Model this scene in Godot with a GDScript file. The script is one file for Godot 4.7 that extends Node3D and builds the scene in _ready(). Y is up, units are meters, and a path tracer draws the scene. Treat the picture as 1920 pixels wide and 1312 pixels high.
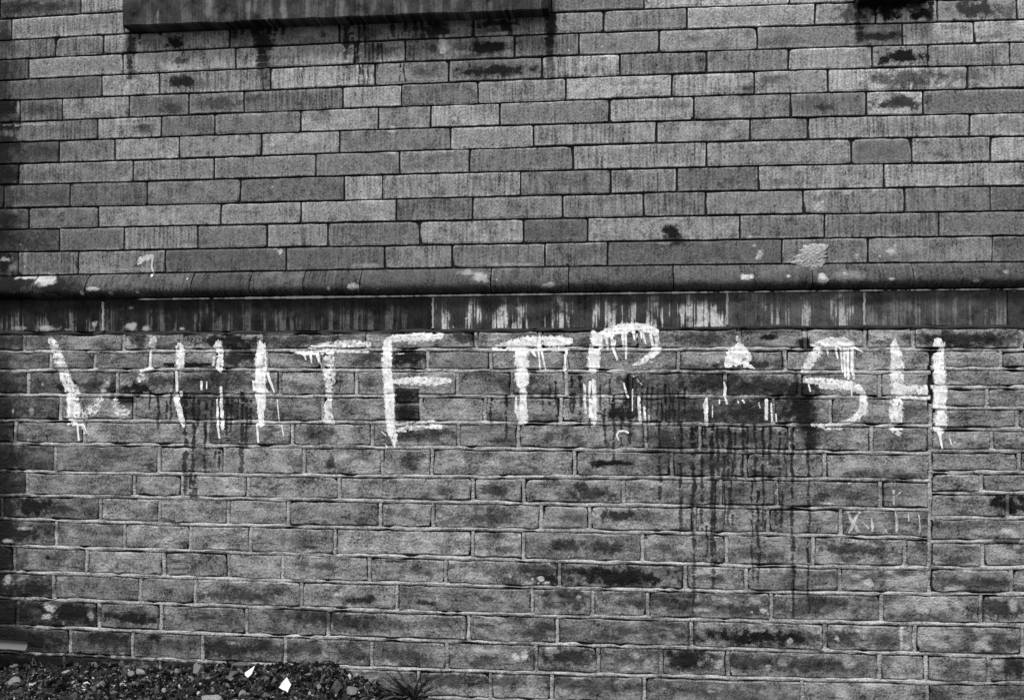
extends Node3D
# A soot-stained coursed stone wall with hand-painted lettering, a rubble bank at its foot. Metres; the wall's face is the plane z = 0.

const MX0 := -3.06
const MX1 := 2.62
const MY1 := 3.54
const MW := 2048
const MH := 1300
const TX := 5.68 / 2048.0
const PX := 2048.0 / 5.68
const VJ0 := 1.883
const VJ1 := 1.862
const RL := [1.923,1.923,1.924,1.925,1.927,1.928,1.929,1.93,1.932,1.933,1.934,1.935,1.936,1.936,1.936,1.936,1.936,1.935]
const BL_ := [1.774,1.769,1.765,1.762,1.761,1.76,1.76,1.761,1.763,1.765,1.766,1.768,1.769,1.769,1.769,1.767,1.763,1.76]
const MOUND := [Vector2(-3.71,0.081),Vector2(-2.834,0.11),Vector2(-2.55,0.119),Vector2(-2.27,0.139),Vector2(-1.993,0.141),Vector2(-1.719,0.142),Vector2(-1.396,0.168),Vector2(-1.13,0.175),Vector2(-0.972,0.192),Vector2(-0.889,0.2),Vector2(-0.816,0.167),Vector2(-0.712,0.126),Vector2(-0.608,0.087),Vector2(-0.454,0.055),Vector2(-0.302,-0.001),Vector2(0,-0.039)]
const SILLS := [Vector4(-1.897,3.246,0.179,3.239),Vector4(1.578,3.23,1.876,3.229)]

var tone_map := PackedFloat32Array()
var mortar_map := PackedFloat32Array()
var relief := PackedFloat32Array()
var depth_map := PackedFloat32Array()
var grain := PackedByteArray()
var blotch := PackedByteArray()
var lamina := PackedByteArray()
var tooling := PackedByteArray()
var speck := PackedByteArray()
var wobble := FastNoiseLite.new()
var rng := RandomNumberGenerator.new()
var serial := 0.0

var stone_mat: StandardMaterial3D
var mortar_mat: StandardMaterial3D
var joint_mat: StandardMaterial3D
var plain_mat: StandardMaterial3D
var sill_mat: StandardMaterial3D
var paint_mat: StandardMaterial3D
var lime_mat: StandardMaterial3D
var chalk_mat: StandardMaterial3D
var splash_mat: StandardMaterial3D

var wall: Node3D
var upper: Node3D
var roll: Node3D
var band: Node3D
var lower: Node3D
var graffiti: Node3D
var far_upper: SurfaceTool
var far_lower: SurfaceTool
var near_end_upper: SurfaceTool
var near_end_lower: SurfaceTool
var dark_mat: StandardMaterial3D
var pointing: SurfaceTool

func grey(v: float) -> Color:
	return Color(v, v, v).linear_to_srgb()

func _ready():
	var cam := Camera3D.new()
	cam.name = "camera"
	cam.keep_aspect = Camera3D.KEEP_HEIGHT
	cam.fov = 38.47
	cam.near = 0.05
	cam.far = 400.0
	cam.position = Vector3(0.5484,1.5500,4.6679)
	cam.rotation_order = EULER_ORDER_YXZ
	cam.rotation_degrees = Vector3(1.45, 6.7, 0)
	add_child(cam)
	var sm := ProceduralSkyMaterial.new()
	sm.sky_top_color = Color(0.9, 0.9, 0.9)
	sm.sky_horizon_color = Color(0.47, 0.47, 0.47)
	sm.ground_bottom_color = Color(0.12, 0.12, 0.12)
	sm.ground_horizon_color = Color(0.2, 0.2, 0.2)
	sm.sky_curve = 0.3
	var sky := Sky.new()
	sky.sky_material = sm
	var env := Environment.new()
	env.background_mode = Environment.BG_SKY
	env.sky = sky
	env.tonemap_mode = Environment.TONE_MAPPER_LINEAR
	env.tonemap_exposure = 2.7
	env.sdfgi_enabled = true
	env.ssao_enabled = true
	env.ssil_enabled = true
	var we := WorldEnvironment.new()
	we.name = "overcast_sky"
	we.environment = env
	add_child(we)
	var sun := DirectionalLight3D.new()
	sun.name = "veiled_sun"
	sun.light_energy = 0.5
	sun.light_color = Color(1, 1, 1)
	sun.light_angular_distance = 12.0
	sun.shadow_enabled = true
	sun.rotation_degrees = Vector3(-60, -20, 0)
	add_child(sun)

	rng.seed = 77
	wobble.seed = 4
	wobble.noise_type = FastNoiseLite.TYPE_SIMPLEX_SMOOTH
	wobble.frequency = 1.0
	wobble.fractal_octaves = 3
	make_tiles()
	make_setting()
	make_wall()
	make_rubble()

# ---------------------------------------------------------------- textures

func tile(w: int, h: int, freq: float, oct: int, sd: int) -> PackedByteArray:
	var n := FastNoiseLite.new()
	n.seed = sd
	n.noise_type = FastNoiseLite.TYPE_SIMPLEX
	n.frequency = freq
	n.fractal_octaves = oct
	n.fractal_gain = 0.6
	var im: Image = n.get_seamless_image(w, h)
	im.convert(Image.FORMAT_L8)
	if w != 1024 or h != 1024:
		im.resize(1024, 1024, Image.INTERPOLATE_CUBIC)
	return im.get_data()

func make_tiles():
	blotch = tile(1024, 1024, 0.014, 6, 11)
	lamina = tile(256, 1024, 0.04, 4, 12)
	tooling = tile(1024, 64, 0.16, 3, 13)
	speck = tile(1024, 1024, 0.2, 3, 14)
	grain.resize(1024 * 1024)
	for i in 1024 * 1024:
		grain[i] = (rng.randi() & 127) + (rng.randi() & 127)
	tone_map.resize(MW * MH)
	mortar_map.resize(MW * MH)
	relief.resize(MW * MH)
	depth_map.resize(MW * MH)
	tone_map.fill(0.12)
	mortar_map.fill(0.03)
	relief.fill(0.0)
	depth_map.fill(-0.012)

func to_texture(src: PackedFloat32Array, mips := true) -> ImageTexture:
	var lut := PackedByteArray()
	lut.resize(4097)
	for i in 4097:
		lut[i] = clampi(roundi(grey(i / 4096.0).r * 255.0), 0, 255)
	var out := PackedByteArray()
	out.resize(MW * MH)
	for i in MW * MH:
		out[i] = lut[int(clampf(src[i], 0.0, 1.0) * 4096.0)]
	var im := Image.create_from_data(MW, MH, false, Image.FORMAT_L8, out)
	if mips:
		im.generate_mipmaps()
	return ImageTexture.create_from_image(im)

func finish_textures():
	var tt := to_texture(tone_map)
	var mt := to_texture(mortar_map)
	var hi := Image.create_from_data(MW, MH, false, Image.FORMAT_RF, relief.to_byte_array())
	hi.bump_map_to_normal_map(1.0)
	hi.generate_mipmaps()
	var nt := ImageTexture.create_from_image(hi)
	for m in [stone_mat, mortar_mat]:
		m.normal_enabled = true
		m.normal_texture = nt
	stone_mat.albedo_texture = tt
	mortar_mat.albedo_texture = mt

func plain(v: float, rough := 0.95) -> StandardMaterial3D:
	var m := StandardMaterial3D.new()
	m.albedo_color = grey(v)
	m.roughness = rough
	m.metallic_specular = 0.06
	return m

func noise_texture(lo: float, hi: float, freq: float, w: int, h: int, sd: int) -> ImageTexture:
	var n := FastNoiseLite.new()
	n.seed = sd
	n.frequency = freq
	n.fractal_octaves = 5
	var im: Image = n.get_seamless_image(w, h)
	im.convert(Image.FORMAT_L8)
	var d := im.get_data()
	for i in d.size():
		var t := d[i] / 255.0 + (rng.randf() - 0.5) * 0.3
		d[i] = roundi(clampf(grey(lerpf(lo, hi, clampf(t, 0, 1))).r, 0, 1) * 255.0)
	return ImageTexture.create_from_image(Image.create_from_data(w, h, false, Image.FORMAT_L8, d))

# one course's patch of the wall's colour and relief; style 0 dressed, 1 rock-faced, 2 moulding, 3 band
func colour_patch(x0: float, x1: float, top: Array, bot: Array, style: int, tone: float, streak := 0.0):
	var ox := rng.randi() & 1023
	var oy := rng.randi() & 1023
	var c0 := clampi(int((x0 - MX0) * PX), 0, MW)
	var c1 := clampi(int((x1 - MX0) * PX), 0, MW)
	var a_b := 0.9
	var a_g := 1.0
	var a_s := rng.randf_range(0.25, 1.15)
	var grimy := rng.randf_range(-0.1, 0.75)
	if style == 1:
		a_b = 1.15
		a_g = 1.1
		a_s = 0.6
	var worn := rng.randf_range(0.0, 0.7)
	var patchy := rng.randf()
	var cut := rng.randf_range(0.6, 0.76)
	for c in range(c0, c1):
		var x := MX0 + (c + 0.5) * TX
		var r0 := clampi(int((MY1 - ly(top, x)) * PX), 0, MH)
		var r1 := clampi(int((MY1 - ly(bot, x)) * PX), 0, MH)
		var ex := minf(x - x0, x1 - x)
		var cc := (c + ox) & 1023
		for r in range(r0, r1):
			var k := (((r + oy) & 1023) << 10) | cc
			var b := blotch[k] * 0.00392 - 0.5
			var g := (grain[k] + 1.5 * grain[(((r >> 1) + oy) & 1023) << 10 | (((c >> 1) + ox) & 1023)]) * 0.00196 - 0.625
			var bm := blotch[((((r << 1) + oy) & 1023) << 10) | (((c << 1) + oy) & 1023)] * 0.00392 - 0.5
			var sp := speck[k] * 0.00392 - 0.5
			var t := tone
			var h := 0.0
			if style == 1:
				var s := lamina[k] * 0.00392 - 0.5
				t *= maxf(1.0 + a_b * b + 0.45 * bm + 1.1 * sp + a_g * g + a_s * s, 0.12)
				var b2 := blotch[(((r * 2 + ox) & 1023) << 10) | ((c + oy) & 1023)] * 0.00392 + s * 0.25
				if patchy > 0.45 and b2 > cut:
					t *= lerpf(1.0, 0.5, minf((b2 - cut) * 18.0, 1.0))
				var cr := absf(lamina[((((r >> 1) + ox) & 1023) << 10) | (((c >> 1) + oy) & 1023)] * 0.00392 - 0.5)
				if cr < 0.018:
					t *= 0.72
					h -= 0.5
				h += s * 1.5 + b * 1.8 + bm * 1.2 + sp * 1.0 + g * 0.4
			elif style == 3:
				var v := (r - r0) / float(maxi(r1 - r0, 1))
				var kk := (((r / 6 + oy) & 1023) << 10) | ((c + (c >> 2) + ox) & 1023)
				var s := tooling[kk] * 0.00392 - 0.5 + b * 0.35
				var s2 := blotch[(((r >> 2) + oy) & 1023) << 10 | ((c * 2 + oy) & 1023)] * 0.00392 - 0.5 + s * 0.5
				t *= 1.0 + 0.9 * b + 0.7 * bm + 0.9 * g + s * (0.55 if streak > 0.045 else 0.2)
				t += streak * smoothstep(0.03, 0.15, s2) * smoothstep(0.25, 0.9, v + b * 1.0 + s * 0.4) * (1.0 + 1.4 * g)
				h = b * 0.8 + g * 0.15
			else:
				var s := tooling[k] * 0.00392 - 0.5
				t *= maxf(1.0 + a_b * b + 0.5 * bm + 0.95 * sp + a_g * g + a_s * s, 0.15)
				var e := minf(ex, minf(r - r0, r1 - r) * TX)
				t *= 1.0 + 0.22 * grimy - grimy * 0.62 * smoothstep(0.0, 0.034, e + b * 0.03) * clampf(0.75 + b * 1.6 + bm * 0.9, 0.0, 1.3)
				if e < 0.012:
					t *= 1.0 + worn * (1.0 - e / 0.012) * maxf(0.0, 1.0 + 1.6 * b + 2.0 * sp)
				if g > 0.36 and b > 0.0:
					t *= 0.5
				var b2 := blotch[(((r * 3 + ox) & 1023) << 10) | ((c * 3 + oy) & 1023)] * 0.00392 - 0.5 + b * 0.7
				if b2 > 0.2:
					t *= lerpf(1.0, 0.5, minf((b2 - 0.17) * 7.0, 1.0) * patchy)
				h = s * 0.5 + b * 1.2 + bm * 0.6 + sp * 1.0 + g * 0.4
			var i := r * MW + c
			tone_map[i] = t
			relief[i] = h

func mortar_patch():
	var r0 := int((MY1 - 1.75) * PX)
	for r in range(r0, MH):
		for c in MW:
			var k := ((r & 1023) << 10) | (c & 1023)
			mortar_map[r * MW + c] = 0.25 * maxf(0.1, -0.25 + blotch[k] * 0.0042 + (grain[k] + grain[(((r >> 1) & 1023) << 10) | ((c >> 1) & 1023)]) * 0.0027)

func splash(x: float, y: float, rx: float, ry: float, s: float, goal: float, both: bool):
	var reach := 1.5
	var c0 := clampi(int((x - rx * reach - MX0) * PX), 0, MW)
	var c1 := clampi(int((x + rx * reach - MX0) * PX) + 1, 0, MW)
	var r0 := clampi(int((MY1 - y - ry * reach) * PX), 0, MH)
	var r1 := clampi(int((MY1 - y + ry * reach) * PX) + 1, 0, MH)
	var ox := rng.randi() & 1023
	for r in range(r0, r1):
		var dy := (MY1 - (r + 0.5) * TX - y) / ry
		for c in range(c0, c1):
			var dx := (MX0 + (c + 0.5) * TX - x) / rx
			var b := blotch[(((r * 3 + ox) & 1023) << 10) | ((c * 3 + ox) & 1023)] * 0.00392 - 0.5
			var g := grain[((r & 1023) << 10) | ((c + ox) & 1023)] * 0.00392 - 0.5
			var d := sqrt(dx * dx + dy * dy) + b * 1.3 + g * 0.55
			var m := clampf((1.05 - d) * (0.9 + 1.4 * s), 0.0, 1.0) * s
			if m > 0.0:
				m = minf(m, 1.0)
				var i := r * MW + c
				tone_map[i] = lerpf(tone_map[i], goal * (1.0 + g), m)
				if both:
					mortar_map[i] = lerpf(mortar_map[i], goal * 1.6 * (1.0 + g), m * 0.85)

func stain_or_shade(x, y, rx, ry, s):  # dark stains, and also the painted left-edge vignette and sill shadow
	splash(x, y, rx, ry, s * 1.08, 0.011, true)

func pale(x, y, rx, ry, s):
	splash(x, y, rx, ry, s, 0.36, false)

func drip(x: float, y0: float, y1: float, w: float):
	var r0 := clampi(int((MY1 - y0) * PX), 0, MH)
	var r1 := clampi(int((MY1 - y1) * PX), 0, MH)
	var ph := rng.randf() * 40.0
	for r in range(r0, r1):
		var yy := r * 0.06
		var cx := (x - MX0) * PX + wobble.get_noise_2d(yy * 0.35, ph) * 3.4
		var hw := w * PX * 0.56 * (1.0 + 1.2 * wobble.get_noise_2d(yy * 1.6, ph + 9.0))
		var gone := wobble.get_noise_2d(yy * 0.9, ph + 31.0)
		if gone < -0.3 or hw <= 0.2:
			continue
		for c in range(int(cx - hw - 1), int(cx + hw + 2)):
			if c < 0 or c >= MW:
				continue
			var m := clampf(hw + 0.6 - absf(c - cx), 0.0, 1.0) * (1.0 - 0.25 * (r - r0) / float(maxi(r1 - r0, 1)))
			var i := r * MW + c
			tone_map[i] = lerpf(tone_map[i], 0.012, m)
			mortar_map[i] = lerpf(mortar_map[i], 0.02, m * 0.9)

# ---------------------------------------------------------------- wall pieces

func ly(a: Array, x: float) -> float:
	var t := clampf((x - (-3.4)) / 0.3999999999999999, 0.0, 16.999)
	var i := int(t)
	return lerpf(a[i], a[i + 1], t - i)

func put(st: SurfaceTool, p: Vector3):
	st.set_uv(Vector2((p.x - MX0) / 5.68, (MY1 - p.y) * PX / MH))
	st.add_vertex(p)

func tri(st: SurfaceTool, a: Vector3, b: Vector3, c: Vector3):
	put(st, a)
	put(st, b)
	put(st, c)
	# remember the surface's depth where paint will lie on it
	if maxf(a.y, maxf(b.y, c.y)) < 0.85 or minf(a.y, minf(b.y, c.y)) > 3.4:
		return
	var den := (b.y - c.y) * (a.x - c.x) + (c.x - b.x) * (a.y - c.y)
	if absf(den) < 1e-9:
		return
	var c0 := clampi(int((minf(a.x, minf(b.x, c.x)) - MX0) * PX), 0, MW - 1)
	var c1 := clampi(int((maxf(a.x, maxf(b.x, c.x)) - MX0) * PX) + 1, 0, MW - 1)
	var r0 := clampi(int((MY1 - maxf(a.y, maxf(b.y, c.y))) * PX), 0, MH - 1)
	var r1 := clampi(int((MY1 - minf(a.y, minf(b.y, c.y))) * PX) + 1, 0, MH - 1)
	for r in range(r0, r1 + 1):
		var y := MY1 - r * TX
		for q in range(c0, c1 + 1):
			var x := MX0 + q * TX
			var u := ((b.y - c.y) * (x - c.x) + (c.x - b.x) * (y - c.y)) / den
			var v := ((c.y - a.y) * (x - c.x) + (a.x - c.x) * (y - c.y)) / den
			if u >= -0.01 and v >= -0.01 and u + v <= 1.01:
				var z := u * a.z + v * b.z + (1.0 - u - v) * c.z
				var i := r * MW + q
				if z > depth_map[i]:
					depth_map[i] = z

const ROLL_V := [0.0, 0.06, 0.16, 0.3, 0.45, 0.6, 0.74, 0.86, 0.95, 1.0]
const ROLL_Z := [0.001, 0.010, 0.022, 0.036, 0.047, 0.053, 0.051, 0.038, 0.012, -0.02]

# one stone: a face of small cells with worn arrises, and sides running back into the wall
func stone_shape(st: SurfaceTool, x0: float, x1: float, top: Array, bot: Array, style: int, coarse := false):
	serial += 7.31
	var gap: float = [0.0052, 0.0108, 0.003, 0.0022][style]
	var e: float = [0.0045, 0.011, 0.006, 0.004][style]
	var amp: float = [0.0036, 0.0085, 0.0015, 0.0012][style]
	var cham: float = [0.0022, 0.0035, 0.004, 0.004][style]
	if style == 0:
		gap += rng.randf_range(-0.0015, 0.0008)
		e = 0.0028 if rng.randf() < 0.7 else rng.randf_range(0.004, 0.012)
	if style == 1:
		e = rng.randf_range(0.003, 0.008)
		gap += rng.randf_range(-0.002, 0.002)
	var xa := x0 + gap
	var xb := x1 - gap
	var w := xb - xa
	if w < 0.03:
		return
	var n := clampi(int(w / (0.036 if style == 1 else 0.04)), 1, 13)
	var us := [0.0, e / w]
	for i in range(1, n):
		us.append(i / float(n))
	us.append(1.0 - e / w)
	us.append(1.0)
	var vs := []
	if style == 2:
		vs = ROLL_V
	else:
		var m: int = [2, 4, 0, 2][style]
		var hh := ly(top, x0) - ly(bot, x0)
		vs = [0.0, e / hh]
		for i in range(1, m):
			vs.append(i / float(m))
		vs.append(1.0 - e / hh)
		vs.append(1.0)
	var zf := rng.randf_range(-0.0012, 0.0026)
	var tilt_x := rng.randf_range(-0.0015, 0.0015)
	var bulge := 0.0
	var rough := 0.0006
	if style == 1:
		zf = rng.randf_range(0.002, 0.007)
		bulge = rng.randf_range(0.0, 0.002)
		rough = rng.randf_range(0.003, 0.008)
		tilt_x *= 2.0
	if style == 2:
		zf = rng.randf_range(-0.001, 0.001)
	var rows := []
	for vi in vs.size():
		var v: float = vs[vi]
		var row := []
		for ui in us.size():
			var u: float = us[ui]
			var x := lerpf(xa, xb, u)
			var yt := ly(top, x) - gap
			var yb := ly(bot, x) + gap
			var y := lerpf(yt, yb, v)
			var s := 14.0
			x += wobble.get_noise_3d(x * s, y * s, serial) * amp
			y += wobble.get_noise_3d(x * s, y * s, serial + 50.0) * amp
			var z := zf + tilt_x * (u - 0.5) * 2.0
			if style == 2:
				z += ROLL_Z[vi] + wobble.get_noise_3d(x * 16.0, y * 30.0, serial + 9.0) * 0.0065
				if ui == 0 or ui == us.size() - 1:
					z -= 0.004
			else:
				z += bulge * (1.0 - pow(absf(2.0 * u - 1.0), 6.0)) * (1.0 - pow(absf(2.0 * v - 1.0), 8.0))
				z += wobble.get_noise_3d(x * 22.0, y * 34.0, serial + 99.0) * rough
				if ui == 0 or ui == us.size() - 1 or vi == 0 or vi == vs.size() - 1:
					z = minf(z - cham, zf) if style != 1 else minf(z - cham, 0.003 + wobble.get_noise_2d(x * 30.0, serial) * 0.004)
			row.append(Vector3(x, y, z))
		rows.append(row)
	var R: int = rows.size() - 1
	var C: int = us.size() - 1
	if style < 2:
		for q in [[0, 0, 1, 1], [0, C, 1, C - 1], [R, 0, R - 1, 1], [R, C, R - 1, C - 1]]:
			var k := rng.randf_range(0.2, 1.0)
			var mid: Vector3 = (rows[q[0]][q[3]] + rows[q[2]][q[1]]) * 0.5
			rows[q[0]][q[1]] = rows[q[0]][q[1]].lerp(mid, k)
			if rng.randf() < (0.14 if style == 0 else 0.3):
				# a knocked-off corner
				var d := rng.randf_range(0.004, 0.013)
				var way := Vector3(1.0 if q[1] == 0 else -1.0, -0.6 if q[0] == 0 else 0.6, 0)
				rows[q[0]][q[1]] += way * d + Vector3(0, 0, -0.004)
				rows[q[0]][q[3]] += way * d * 0.4 + Vector3(0, 0, -0.002)
				rows[q[2]][q[1]] += way * d * 0.5 + Vector3(0, 0, -0.002)
	st.set_smooth_group(0)
	for r in R:
		for c in C:
			var a: Vector3 = rows[r][c]
			var b: Vector3 = rows[r][c + 1]
			var d: Vector3 = rows[r + 1][c]
			var f: Vector3 = rows[r + 1][c + 1]
			st.set_smooth_group(1 if (r == 0 or c == 0 or r == R - 1 or c == C - 1) and style != 2 else 0)
			tri(st, a, b, f)
			tri(st, a, f, d)
	# sides
	st.set_smooth_group(-1)
	var loop := []
	for c in range(0, C):
		loop.append(rows[0][c])
	for r in range(0, R):
		loop.append(rows[r][C])
	for c in range(C, 0, -1):
		loop.append(rows[R][c])
	for r in range(R, 0, -1):
		loop.append(rows[r][0])
	for i in loop.size():
		var a: Vector3 = loop[i]
		var b: Vector3 = loop[(i + 1) % loop.size()]
		var a2 := Vector3(a.x, a.y, -0.035)
		var b2 := Vector3(b.x, b.y, -0.035)
		for p in [a, a2, b2, a, b2, b]:
			put(st, p)

func in_view(x0: float, x1: float, top: Array, bot: Array) -> bool:
	var x := clampf((x0 + x1) * 0.5, -2.6, 2.3)
	return x1 > -2.62 and x0 < 2.34 and ly(bot, x) < 3.46 and ly(top, x) > -0.02

func commit(st: SurfaceTool, called: String, m: Material, parent: Node) -> MeshInstance3D:
	st.generate_normals()
	st.generate_tangents()
	var o := MeshInstance3D.new()
	o.name = called
	o.mesh = st.commit()
	o.material_override = m
	parent.add_child(o, true)
	return o

func begin() -> SurfaceTool:
	var st := SurfaceTool.new()
	st.begin(Mesh.PRIMITIVE_TRIANGLES)
	return st

func course(top: Array, bot: Array, joints: Array, style: int, called: String, parent: Node, tone_lo: float, tone_hi: float):
	for i in joints.size() - 1:
		var x0: float = joints[i]
		var x1: float = joints[i + 1]
		var tone := rng.randf_range(tone_lo, tone_hi)
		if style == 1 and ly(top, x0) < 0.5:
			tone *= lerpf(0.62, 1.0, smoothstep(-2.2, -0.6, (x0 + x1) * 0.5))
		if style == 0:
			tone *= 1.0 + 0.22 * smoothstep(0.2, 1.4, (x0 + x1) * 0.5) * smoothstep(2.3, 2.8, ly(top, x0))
		tone *= lerpf(0.45, 1.0, smoothstep(-2.8, -1.75, (x0 + x1) * 0.5))  # edge vignette put into the stone tone, darker to the left
		if style == 3:
			var lights := [0.08, 0.05, 0.34, 0.22, 0.06, 0.03]
			var k := 0
			var mid := (x0 + x1) * 0.5
			for q in [-2.05, -0.38, 0.97, 1.58, 2.23]:
				if mid > q:
					k += 1
			tone = [0.016, 0.018, 0.038, 0.06, 0.05, 0.035][k]
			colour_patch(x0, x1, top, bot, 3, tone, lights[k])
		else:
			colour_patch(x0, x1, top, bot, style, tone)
		if in_view(x0, x1, top, bot):
			var st := begin()
			stone_shape(st, x0, x1, top, bot, style)
			commit(st, called, stone_mat, parent)
		else:
			var st := far_lower if style == 1 else far_upper
			if x0 < 0.0:
				st = near_end_lower if style == 1 else near_end_upper
			stone_shape(st, maxf(x0, -4.2), minf(x1, 4.0), top, bot, style)

func ashlar_course(top: Array, bot: Array, joints: Array, i: int):
	var t := 0.2 - 0.006 * maxi(i - 5, 0)
	course(top, bot, joints, 0, "dressed_stone", upper, t * 0.68, t * 1.42)

func moulding_course(top: Array, bot: Array, joints: Array):
	course(top, bot, joints, 2, "moulding_stone", roll, 0.048, 0.082)

func band_course(top: Array, bot: Array, joints: Array):
	course(top, bot, joints, 3, "band_stone", band, 0.04, 0.05)

func rubble_course(top: Array, bot: Array, joints: Array, i: int):
	var t := 0.185
	if i < 20 and i > 10:
		t = 0.165
	course(top, bot, joints, 1, "rock_faced_stone", lower, t * 0.74, t * 1.14)
	if i == 1:
		ribbon_along(top, maxf(joints[0], -4.19), minf(joints[-1], 3.99))
	ribbon_along(bot, maxf(joints[0], -4.19), minf(joints[-1], 3.99))
	for k in range(1, joints.size() - 1):
		if joints[k] < -4.15 or joints[k] > 3.95:
			continue
		ribbon_up(joints[k], ly(top, joints[k]) - 0.004, ly(bot, joints[k]) + 0.004)

func ribbon(pts: Array, half: Array, across: Vector3):
	var prof := [[-1.2, -0.012], [-0.95, -0.001], [0.0, 0.0], [0.95, -0.001], [1.2, -0.012]]
	pointing.set_smooth_group(0)
	for i in pts.size() - 1:
		for k in 4:
			var q := []
			for j in [i, i + 1]:
				for m in [k, k + 1]:
					var p: Vector3 = pts[j]
					q.append(p + across * (prof[m][0] * half[j]) + Vector3(0, 0, prof[m][1]))
			# q: (i,k) (i,k+1) (i+1,k) (i+1,k+1)
			if across.y != 0.0:
				tri(pointing, q[1], q[3], q[2])
				tri(pointing, q[1], q[2], q[0])
			else:
				tri(pointing, q[0], q[1], q[3])
				tri(pointing, q[0], q[3], q[2])

func ribbon_along(line: Array, xa: float, xb: float):
	serial += 3.7
	var pts := []
	var half := []
	var n := int((xb - xa) / 0.03)
	for i in n + 1:
		var x := lerpf(xa, xb, i / float(n))
		var y := ly(line, x) + wobble.get_noise_2d(x * 5.0, serial) * 0.007
		half.append(0.0085 + wobble.get_noise_2d(x * 6.0, serial + 20.0) * 0.0055)
		if wobble.get_noise_2d(x * 4.0, serial + 70.0) < -0.42:
			half[-1] = 0.001
		pts.append(Vector3(x, y, 0.0035 + wobble.get_noise_2d(x * 7.0, serial + 40.0) * 0.003))
	ribbon(pts, half, Vector3(0, 1, 0))

func ribbon_up(x: float, ya: float, yb: float):
	serial += 3.7
	var pts := []
	var half := []
	for i in 6:
		var y := lerpf(ya, yb, i / 5.0)
		half.append(0.0078 + wobble.get_noise_2d(y * 14.0, serial + 20.0) * 0.003)
		pts.append(Vector3(x + wobble.get_noise_2d(y * 8.0, serial) * 0.004, y, 0.0022 + wobble.get_noise_2d(y * 9.0, serial + 40.0) * 0.002))
	ribbon(pts, half, Vector3(1, 0, 0))

func box(st: SurfaceTool, lo: Vector3, hi: Vector3):
	st.set_smooth_group(-1)
	var p := []
	for i in 8:
		p.append(Vector3(hi.x if i & 1 else lo.x, hi.y if i & 2 else lo.y, hi.z if i & 4 else lo.z))
	for f in [[6, 7, 5, 4], [3, 2, 0, 1], [2, 6, 4, 0], [7, 3, 1, 5], [2, 3, 7, 6], [4, 5, 1, 0]]:
		for k in [0, 1, 2, 0, 2, 3]:
			put(st, p[f[k]])

func part(called: String, parent: Node, label := "") -> Node3D:
	var o := Node3D.new()
	o.name = called
	parent.add_child(o, true)
	if label != "":
		o.set_meta("label", label)
	return o

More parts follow.
